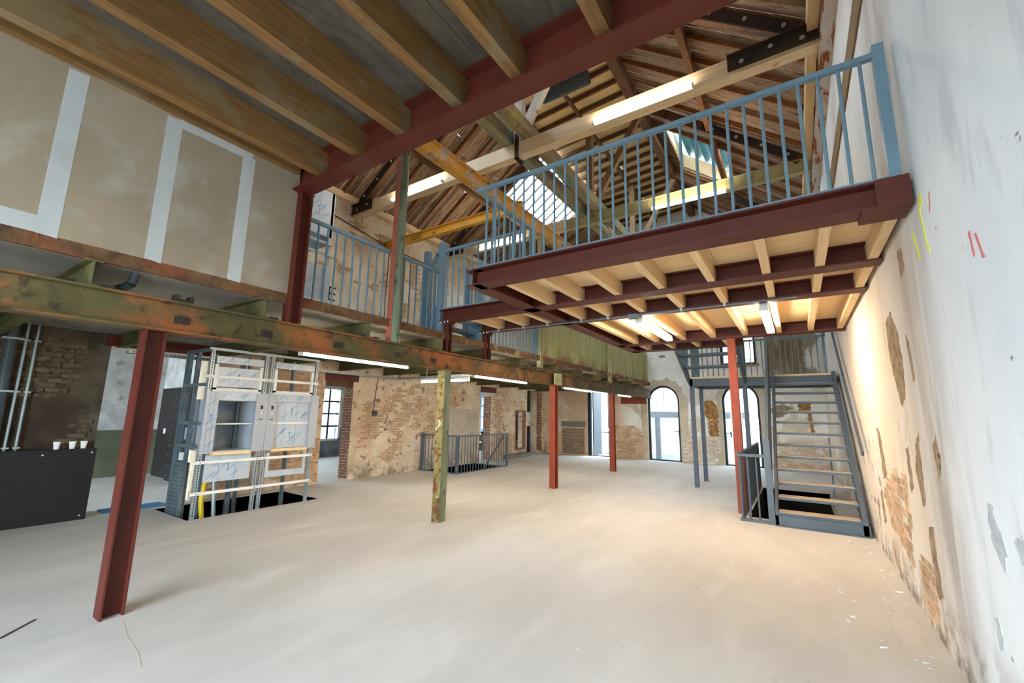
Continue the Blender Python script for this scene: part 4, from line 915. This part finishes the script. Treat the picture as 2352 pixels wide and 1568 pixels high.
# cable tray
ctr = thing('cable_tray', 'galvanised cable tray running under the mezzanine', 'cable tray', (-8.7, 5, 2.44))
def tray(ax, a0, a1, c, z):
    mb = MB()
    if ax == 'y': mb.box(c - .06, c - .055, a0, a1, z, z + .05).box(c + .055, c + .06, a0, a1, z, z + .05).box(c - .06, c + .06, a0, a1, z, z + .004)
    else: mb.box(a0, a1, c - .06, c - .055, z, z + .05).box(a0, a1, c + .055, c + .06, z, z + .05).box(a0, a1, c - .06, c + .06, z, z + .004)
    t = mb.build('tray', m_galv, ctr); sl = MB(); u = a0 + .05
    while u < a1 - .05:
        if ax == 'y': sl.box(c + .06, c + .0615, u, u + .03, z + .018, z + .032)
        else: sl.box(u, u + .03, c - .0615, c - .06, z + .018, z + .032)
        u += .06
    sl.build('slots', m_void, t, kind='stuff')
tray('y', 2.2, 7.7, -8.7, 2.44); tray('x', -8.64, -5.7, 7.7, 2.44)
for p in ((-8.7, 6.3), (-8.0, 7.7), (-6.4, 7.7)): MB().cyl((p[0], p[1], 2.44), (p[0], p[1], 2.75), .005, 6).build('hanger', m_zpipe, ctr)
sb = MB().box(XL, XL + .05, 7.22, 7.34, 1.5, 1.62).build('switch_box', m_pipe, None, 'small grey switch box on the brick wall', 'switch')
MB().tube([(XL + .015, 7.25, 1.62), (XL + .015, 7.27, 2.0), (XL + .015, 7.33, 2.45)], .009, 6).build('cable', m_cable, sb)
sb = MB().box(XL, XL + .05, 7.35, 7.47, 3.55, 3.7).build('switch_box', m_pipe, None, 'grey switch box on the upper wall behind the mezzanine railing', 'switch')
MB().tube([(XL + .015, 7.4, 3.7), (XL + .015, 7.38, 4.6), (XL + .015, 7.42, 5.9)], .009, 6).tube([(XL + .015, 7.4, 3.55), (XL + .015, 7.36, 2.9)], .009, 6).build('cable', m_cable, sb)
MB().tube([(XL + .02, 5.6, 6.3), (XL + .02, 7.4, 6.05), (XL + .02, 9.6, 6.0)], .012, 6).build('cable', m_cable, wall_left)
# waste pipe elbow under the slab
MB().tube([(-4.72, 1.16, 2.76), (-4.74, 1.15, 2.66), (-4.8, 1.12, 2.63), (-5.3, 1.05, 2.62), (-5.45, 1.03, 2.58), (-5.9, 1.02, 2.57)], .035, 12).build('pipe_elbow', m_pipe, None, 'dark pipe bending under the slab below the plasterboard', 'pipe')
MB().box(-4.66, -4.56, 1.42, 1.56, 2.542, 2.575).box(-4.66, -4.56, 1.42, 1.45, 2.575, 2.61).box(-4.66, -4.56, 1.53, 1.56, 2.575, 2.61).build('iron_bracket', m_iron, None, 'small iron bracket on the girder below the plasterboard', 'bracket')

# ================================================================== FAR LEFT DETAILS
jd = thing('door_4', 'pale blue panelled door with glass beyond the narrow doorway', 'door', (-12.6, 16.35, 0), kind='structure')
YD = 16.35
MB().box(-12.95, -12.25, YD, YD + .05, 0, .9).box(-12.95, -12.87, YD, YD + .05, .9, 2.7).box(-12.33, -12.25, YD, YD + .05, .9, 2.7).box(-12.87, -12.33, YD, YD + .05, 1.9, 2.0).box(-12.87, -12.33, YD, YD + .05, 2.35, 2.75).box(-12.63, -12.57, YD, YD + .05, .9, 2.35).box(-12.87, -12.33, YD, YD + .05, 1.42, 1.46).build('door_leaf', m_bluew, jd)
MB().box(-12.87, -12.33, YD + .02, YD + .03, .9, 2.35).build('pane', m_paper, jd)
for i, (x0, x1, y0, y1, z0, z1, mm, lb) in enumerate(((-12.0, -11.6, 15.2, 15.6, 0, .45, m_black, 'low black crate beyond the narrow doorway'), (-11.95, -11.65, 15.25, 15.55, .451, .8, m_purple, 'dark red box on the low black crate'), (-12.4, -12.1, 15.3, 15.6, 0, .7, m_black, 'tall black crate beside the low one beyond the doorway'))):
    q = MB().box(x0, x1, y0, y1, z0, z1).build('storage_crate', mm, None, lb, 'crate'); MB().box(x0 + .02, x1 - .02, y0 - .008, y0, z1 - .12, z1 - .05).build('crate_label', m_paper, q)
nf = thing('window_4', 'timber framed hatch opening onto a dark stair', 'window', (XL, 14.29, .25), kind='structure')
for y0, y1, z0, z1 in ((13.9, 13.97, .25, 1.75), (14.6, 14.67, .25, 1.75), (13.97, 14.6, 1.68, 1.75), (13.97, 14.6, .25, .32)): bi('frame_member', m_rafter, XL - .12, XL + .015, y0, y1, z0, z1, nf)
struct(MB().box(-10.6, -10.5, 15.4, 16.4, 0, 2.9).box(-10.5, XL - .36, 16.3, 16.4, 0, 2.9), 'wall_stair_core', m_anthr, 'dark wall behind the timber framed hatch', 'wall')
MB().prism([(-10.1, 14.0, 1.9), (-10.1, 15.3, .5), (-10.1, 15.3, 0), (-10.1, 15.0, 0), (-10.1, 13.9, 1.7)], (.06, 0, 0)).build('stair_stringer', m_side, None, 'pale stair stringer glimpsed through the timber framed hatch', 'stringer')
MB().box(-9.9, -9.6, 14.7, 15.0, 0, .55).build('white_bag', m_paper, None, 'white bag behind the timber framed hatch', 'bag')
dp = MB().box(XL - .42, XL - .36, 14.7, 16.2, .12, 2.7).build('anthracite_door', m_anthr, None, 'anthracite door closing the tall opening near the corner', 'door')
ps = MB().box(XL - .36, XL - .355, 15.32, 15.98, 1.12, 1.68).build('poster', m_paper, dp)
for k in range(4): bi('poster_mark', m_mark if k > 1 else m_galv, XL - .355, XL - .354, 15.42 + k * .09, 15.48 + k * .09, 1.2, 1.26, ps)
bi('floor_ledge', m_conc, XL, XL + .25, 13.2, 14.75, 0, .14, wall_left)
# exterior seen through the end doors
ex = thing('yard_house', 'white house front across the yard', 'building', (-6.2, 21, -.15))
MB().box(-12, -2.2, 21, 21.3, -.15, 6).build('wall', m_ext, ex)
MB().box(-7.6, -6.1, 20.93, 21, -.1, 2.05).build('door', m_frame, ex); MB().box(-7.35, -6.4, 20.9, 20.93, .2, 1.85).build('door_glass', m_film, ex)
for k in range(4): bi('vent_slot', m_frame, -7.5 + k * .38, -7.42 + k * .38, 20.97, 21, 2.3, 2.95, ex)
er = railing('yard_railing', 'dark stair railing in the yard', (-7.9, 19.4), (-6.3, 19.4), -.15, .85, m_frame, (0, 1.6))
pst = MB().box(-5.05, -4.85, 18.6, 18.75, -.15, 1.55).build('yard_post', m_yard, None, 'grey timber post outside the left arched door', 'post')
MB().box(-5.6, -.6, 18.6, 18.75, 1.55, 1.8).build('yard_beam', m_yard, None, 'grey timber beam outside the left arched door', 'beam')
pst = MB().box(-1.95, -1.8, 18.6, 18.75, -.15, 1.55).build('yard_post', m_yard, None, 'grey timber post outside the right arched door', 'post')

# ================================================================== BRICKS AND WEAR
bricks(wall_left, 'x', XL, 1, 6.72, 11.7, .1, 2.5, m_brick, .42, 3, mask=lambda u, z: not (9.55 < u and z < 1.75))
bricks(wall_left, 'x', XL, 1, 12.4, 13.9, .1, 2.5, m_brick, .42, 5)
bricks(wall_left, 'x', XL, 1, 3.5, 5.85, .05, 2.5, m_brick, .5, 8)
bricks(wall_left, 'x', XL, 1, 15.6, 15.95, .1, 2.5, m_brick_red, .9, 9)
bricks(wall_left, 'y', 6.62, -1, XL - .34, XL - .02, .03, 2.2, m_brick_red, 1.2, 10, proud=.006)
bricks(wall_left, 'y', 12.36, -1, XL - .34, XL - .02, .03, 2.2, m_brick_red, 1.2, 12, proud=.006)
bricks(wall_left, 'x', XL, 1, 4.9, 9.5, 2.95, 6.5, m_brick, .34, 14)
bricks(wall_pier, 'x', XL, 1, .6, 1.85, 1.72, 2.6, m_brick_sooty, .62, 21, L=.235, h=.062, proud=.02)
bricks(wall_pier, 'x', XL, 1, 1.55, 2.0, 1.0, 1.45, m_brick_sooty, .55, 23, L=.2, h=.06, proud=.02)
bricks(wall_far, 'y', YF, -1, -6.1, -4.8, .08, 1.25, m_brick, .72, 31)
bricks(wall_far, 'y', YF, -1, -3.5, -2.22, .06, .95, m_brick_white, .75, 33)
bricks(wall_far, 'y', YF, -1, -2.75, -2.25, 1.0, 1.95, m_brick, .6, 35)
bricks(wall_far, 'y', YF, -1, -8.3, -7.3, .04, 1.1, m_brick_grey, 1.3, 37, proud=.008)
bricks(wall_far, 'y', YF, -1, -.95, .7, .05, .9, m_brick_white, .6, 39)
bricks(wall_right, 'x', XR, -1, 5.2, 6.6, .12, 1.15, m_brick, .62, 41, proud=.006)
bricks(wall_right, 'x', XR, -1, 4.6, 5.1, .05, .55, m_brick, .6, 43, proud=.005)
lay_bricks()
for A, sd in ((A1, 3), (A2, 4)):
    r_ = random.Random(sd); q = [(A[0], .02)] + arc(A) + [(A[1], .02)]; c_ = (A[0] + A[1]) / 2; mb_ = MB(); ws = [r_.uniform(.14, .34) for _ in q]; ws[0] = ws[-1] = .2
    def outp(k):
        x, z = q[k]
        if k in (0, len(q) - 1): return (x + (-ws[k] if k == 0 else ws[k]), z)
        d_ = V((x - c_, max(0, z - (AT - (A[1] - A[0]) / 2)))); d_.normalize(); return (x + d_.x * ws[k], z + d_.y * ws[k])
    for k in range(len(q) - 1):
        (a, b), (c2, d2), (e, f_), (g2, h2) = q[k], q[k + 1], outp(k + 1), outp(k)
        mb_.prism([(a, YF - .008, b), (c2, YF - .008, d2), (e, YF - .008, f_), (g2, YF - .008, h2)], (0, .008, 0))
    mb_.build('repair_band', m_band, wall_far)
patch('brown_plaster', m_brownst, wall_far, 'y', YF, [(-.8, 2.6), (.3, 2.6), (.32, 4.1), (.1, 4.4), (-.75, 4.3)], .008, -1, .02, 71)
patch('ochre_rubble', m_ochre, wall_far, 'y', YF, [(-2.78, 2.15), (-2.45, 2.2), (-2.3, 1.9), (-2.32, .95), (-2.6, .95), (-2.62, 1.5), (-2.85, 1.8)], .014, -1, .03, 72)
patch('ochre_rubble', m_ochre, wall_far, 'y', YF, [(.02, 2.1), (.35, 2.15), (.4, 1.2), (.3, 1.15), (.28, 1.75), (.05, 1.85)], .014, -1, .03, 73)
patch('brown_plaster', m_brownst, wall_far, 'y', YF, [(-.8, 1.9), (-.4, 2.05), (-.1, 1.95), (-.3, 1.75), (-.6, 1.6)], .008, -1, .03, 74)
patch('bare_hole', m_rubble, wall_far, 'y', YF, [(-4.22, 3.86), (-4.0, 3.88), (-3.98, 3.8), (-4.2, 3.78)], .01, -1, .02, 75)
for k, pts in enumerate(([(9.6, .3), (11.6, .35), (11.65, 1.72), (9.7, 1.75)],)): patch('grey_render', m_greyr, wall_left, 'x', XL, pts, .012, 1, .02, 80 + k)
for k, (u, z, d_) in enumerate(((8.6, 1.75, .12), (8.7, .75, .2), (10.4, 1.5, .12), (10.2, .95, .18), (10.3, .5, .2), (7.9, 1.2, .1), (12.9, 2.2, .12))):
    patch('white_plaster_remnant', m_side, wall_left, 'x', XL, [(u - d_ * .4, z), (u, z - d_), (u + d_ * .4, z - d_ * .2), (u + d_ * .1, z + d_ * .9)], .016, 1, .02, 90 + k)
patch('bare_render', m_conc, wall_far, 'y', YF, [(-8.35, 1.12), (-7.25, 1.12), (-7.25, 1.35), (-8.35, 1.35)], .01, -1, .008, 1)
def sp_patch(pts, seed, mat=m_rubble, off=.003): patch('spalled_plaster', mat, wall_right, 'x', XR, pts, off, -1, .02, seed)
sp_patch([(5.2, 2.5), (4.95, 2.55), (4.75, 2.35), (4.68, 2.05), (4.78, 1.78), (4.98, 1.72), (5.1, 1.95), (5.22, 2.2)], 1)
sp_patch([(4.45, 2.25), (4.38, 2.2), (4.34, 1.95), (4.42, 1.9)], 2); sp_patch([(4.6, 1.45), (4.5, 1.5), (4.55, 1.0), (4.66, .95), (4.75, 1.2)], 3)
sp_patch([(4.1, 1.46), (3.98, 1.5), (3.96, 1.3), (4.06, 1.2)], 4); sp_patch([(6.6, 1.5), (6.4, 1.48), (6.25, 1.0), (6.5, .95)], 5)
sp_patch([(5.05, 1.35), (4.95, 1.38), (4.92, 1.05), (5.05, 1.0)], 6); sp_patch([(4.6, .82), (4.45, .84), (4.42, .38), (4.58, .3)], 7)
sp_patch([(3.2, 1.18), (3.12, 1.2), (3.04, 1.0), (3.1, .88), (3.2, 1.0)], 8, m_chip); sp_patch([(2.92, 1.08), (2.78, 1.12), (2.74, 1.02), (2.86, .98)], 9, m_chip)
sp_patch([(3.35, .62), (3.28, .64), (3.27, .5), (3.34, .46)], 10, m_chip); sp_patch([(6.9, .75), (6.75, .8), (6.7, .45), (6.85, .4)], 11)
sp_patch([(4.35, 2.9), (4.2, 2.92), (4.2, 2.72), (4.34, 2.68)], 13)
for k, pts in enumerate(([(3.58, 3.0), (3.5, 3.02), (3.5, 2.96), (3.56, 2.94)], [(3.6, 2.95), (3.57, 2.95), (3.49, 2.62), (3.52, 2.62)], [(3.84, 2.88), (3.8, 2.88), (3.72, 2.66), (3.75, 2.65)])): patch('yellow_paint_stroke', m_yelp, wall_right, 'x', XR, pts, .003, -1, .006, 50 + k)
for k, pts in enumerate(([(2.84, 2.5), (2.81, 2.5), (2.79, 2.38), (2.82, 2.37)], [(2.76, 2.47), (2.74, 2.47), (2.69, 2.33), (2.71, 2.33)], [(3.33, 2.95), (3.31, 2.95), (3.36, 2.84), (3.38, 2.84)])): patch('red_paint_stroke', m_pinkp, wall_right, 'x', XR, pts, .003, -1, .006, 60 + k)
# black peeled lettering remains on the upper left wall
mk = MB()
for z in (4.18, 4.33, 4.48): mk.box(XL, XL + .004, 5.72, 5.9, z, z + .035)
mk.box(XL, XL + .004, 5.72, 5.755, 4.18, 4.515).build('painted_letter', m_mark, wall_left)
# plaster chips on the floor along the right wall
chip_me = []
for q in range(5):
    r = random.Random(q); n = 6
    pts = [(math.cos(2 * math.pi * k / n) * r.uniform(.5, 1) * .035, math.sin(2 * math.pi * k / n) * r.uniform(.4, 1) * .014, 0) for k in range(n)]
    b = MB().prism(pts, (0, 0, .006)); me = bpy.data.meshes.new('chip'); me.from_pydata(b.v, [], b.f); me.materials.append(m_side if q % 2 else m_ext); chip_me.append(me)
r = random.Random(77)
for k in range(70):
    y = r.uniform(3.4, 7.6); x = XR - .03 - abs(r.gauss(0, .32))
    o = bpy.data.objects.new('plaster_chip', chip_me[k % 5]); put(o, None, (x, y, .0)); o.rotation_euler = (0, 0, r.uniform(0, 6)); s_ = r.uniform(.3, 1.0); o.scale = (s_, s_, s_)
    reg(o, 'small plaster chip fallen on the floor along the right wall', 'chip', 'plaster chips on the floor')
for k, (x, y) in enumerate(((-3.9, 1.72), (-3.2, 2.6), (-1.4, 3.0))):
    o = bpy.data.objects.new('plaster_chip', chip_me[1]); put(o, None, (x, y, 0)); o.scale = (.5, .5, .5); reg(o, ('stray pale chip on the floor right of the red column', 'stray pale chip on the open floor mid way', 'stray pale chip on the floor nearest the viewer')[k], 'chip')
MB().bar((-4.75, .78, .004), (-4.95, .98, .004), .008, .006).build('stick', m_cable, None, 'thin dark stick on the floor left of the red column', 'stick')

fl = bpy.data.objects['floor']
for pts in ([(.66, 5.3), (.68, 4.9), (.645, 4.55), (.63, 4.2), (.598, 3.9)], [(-4.4, 1.35), (-4.22, 1.32), (-4.08, 1.29), (-3.92, 1.278), (-3.76, 1.262), (-3.56, 1.22)], [(.45, 5.6), (.5, 5.0), (.47, 4.6), (.52, 4.1)]):
    cr_ = MB()
    for (a, b), (c, d) in zip(pts, pts[1:]): cr_.bar((a, b, .0005), (c, d, .0005), .0025, .001)
    cr_.build('crack', m_band, fl)
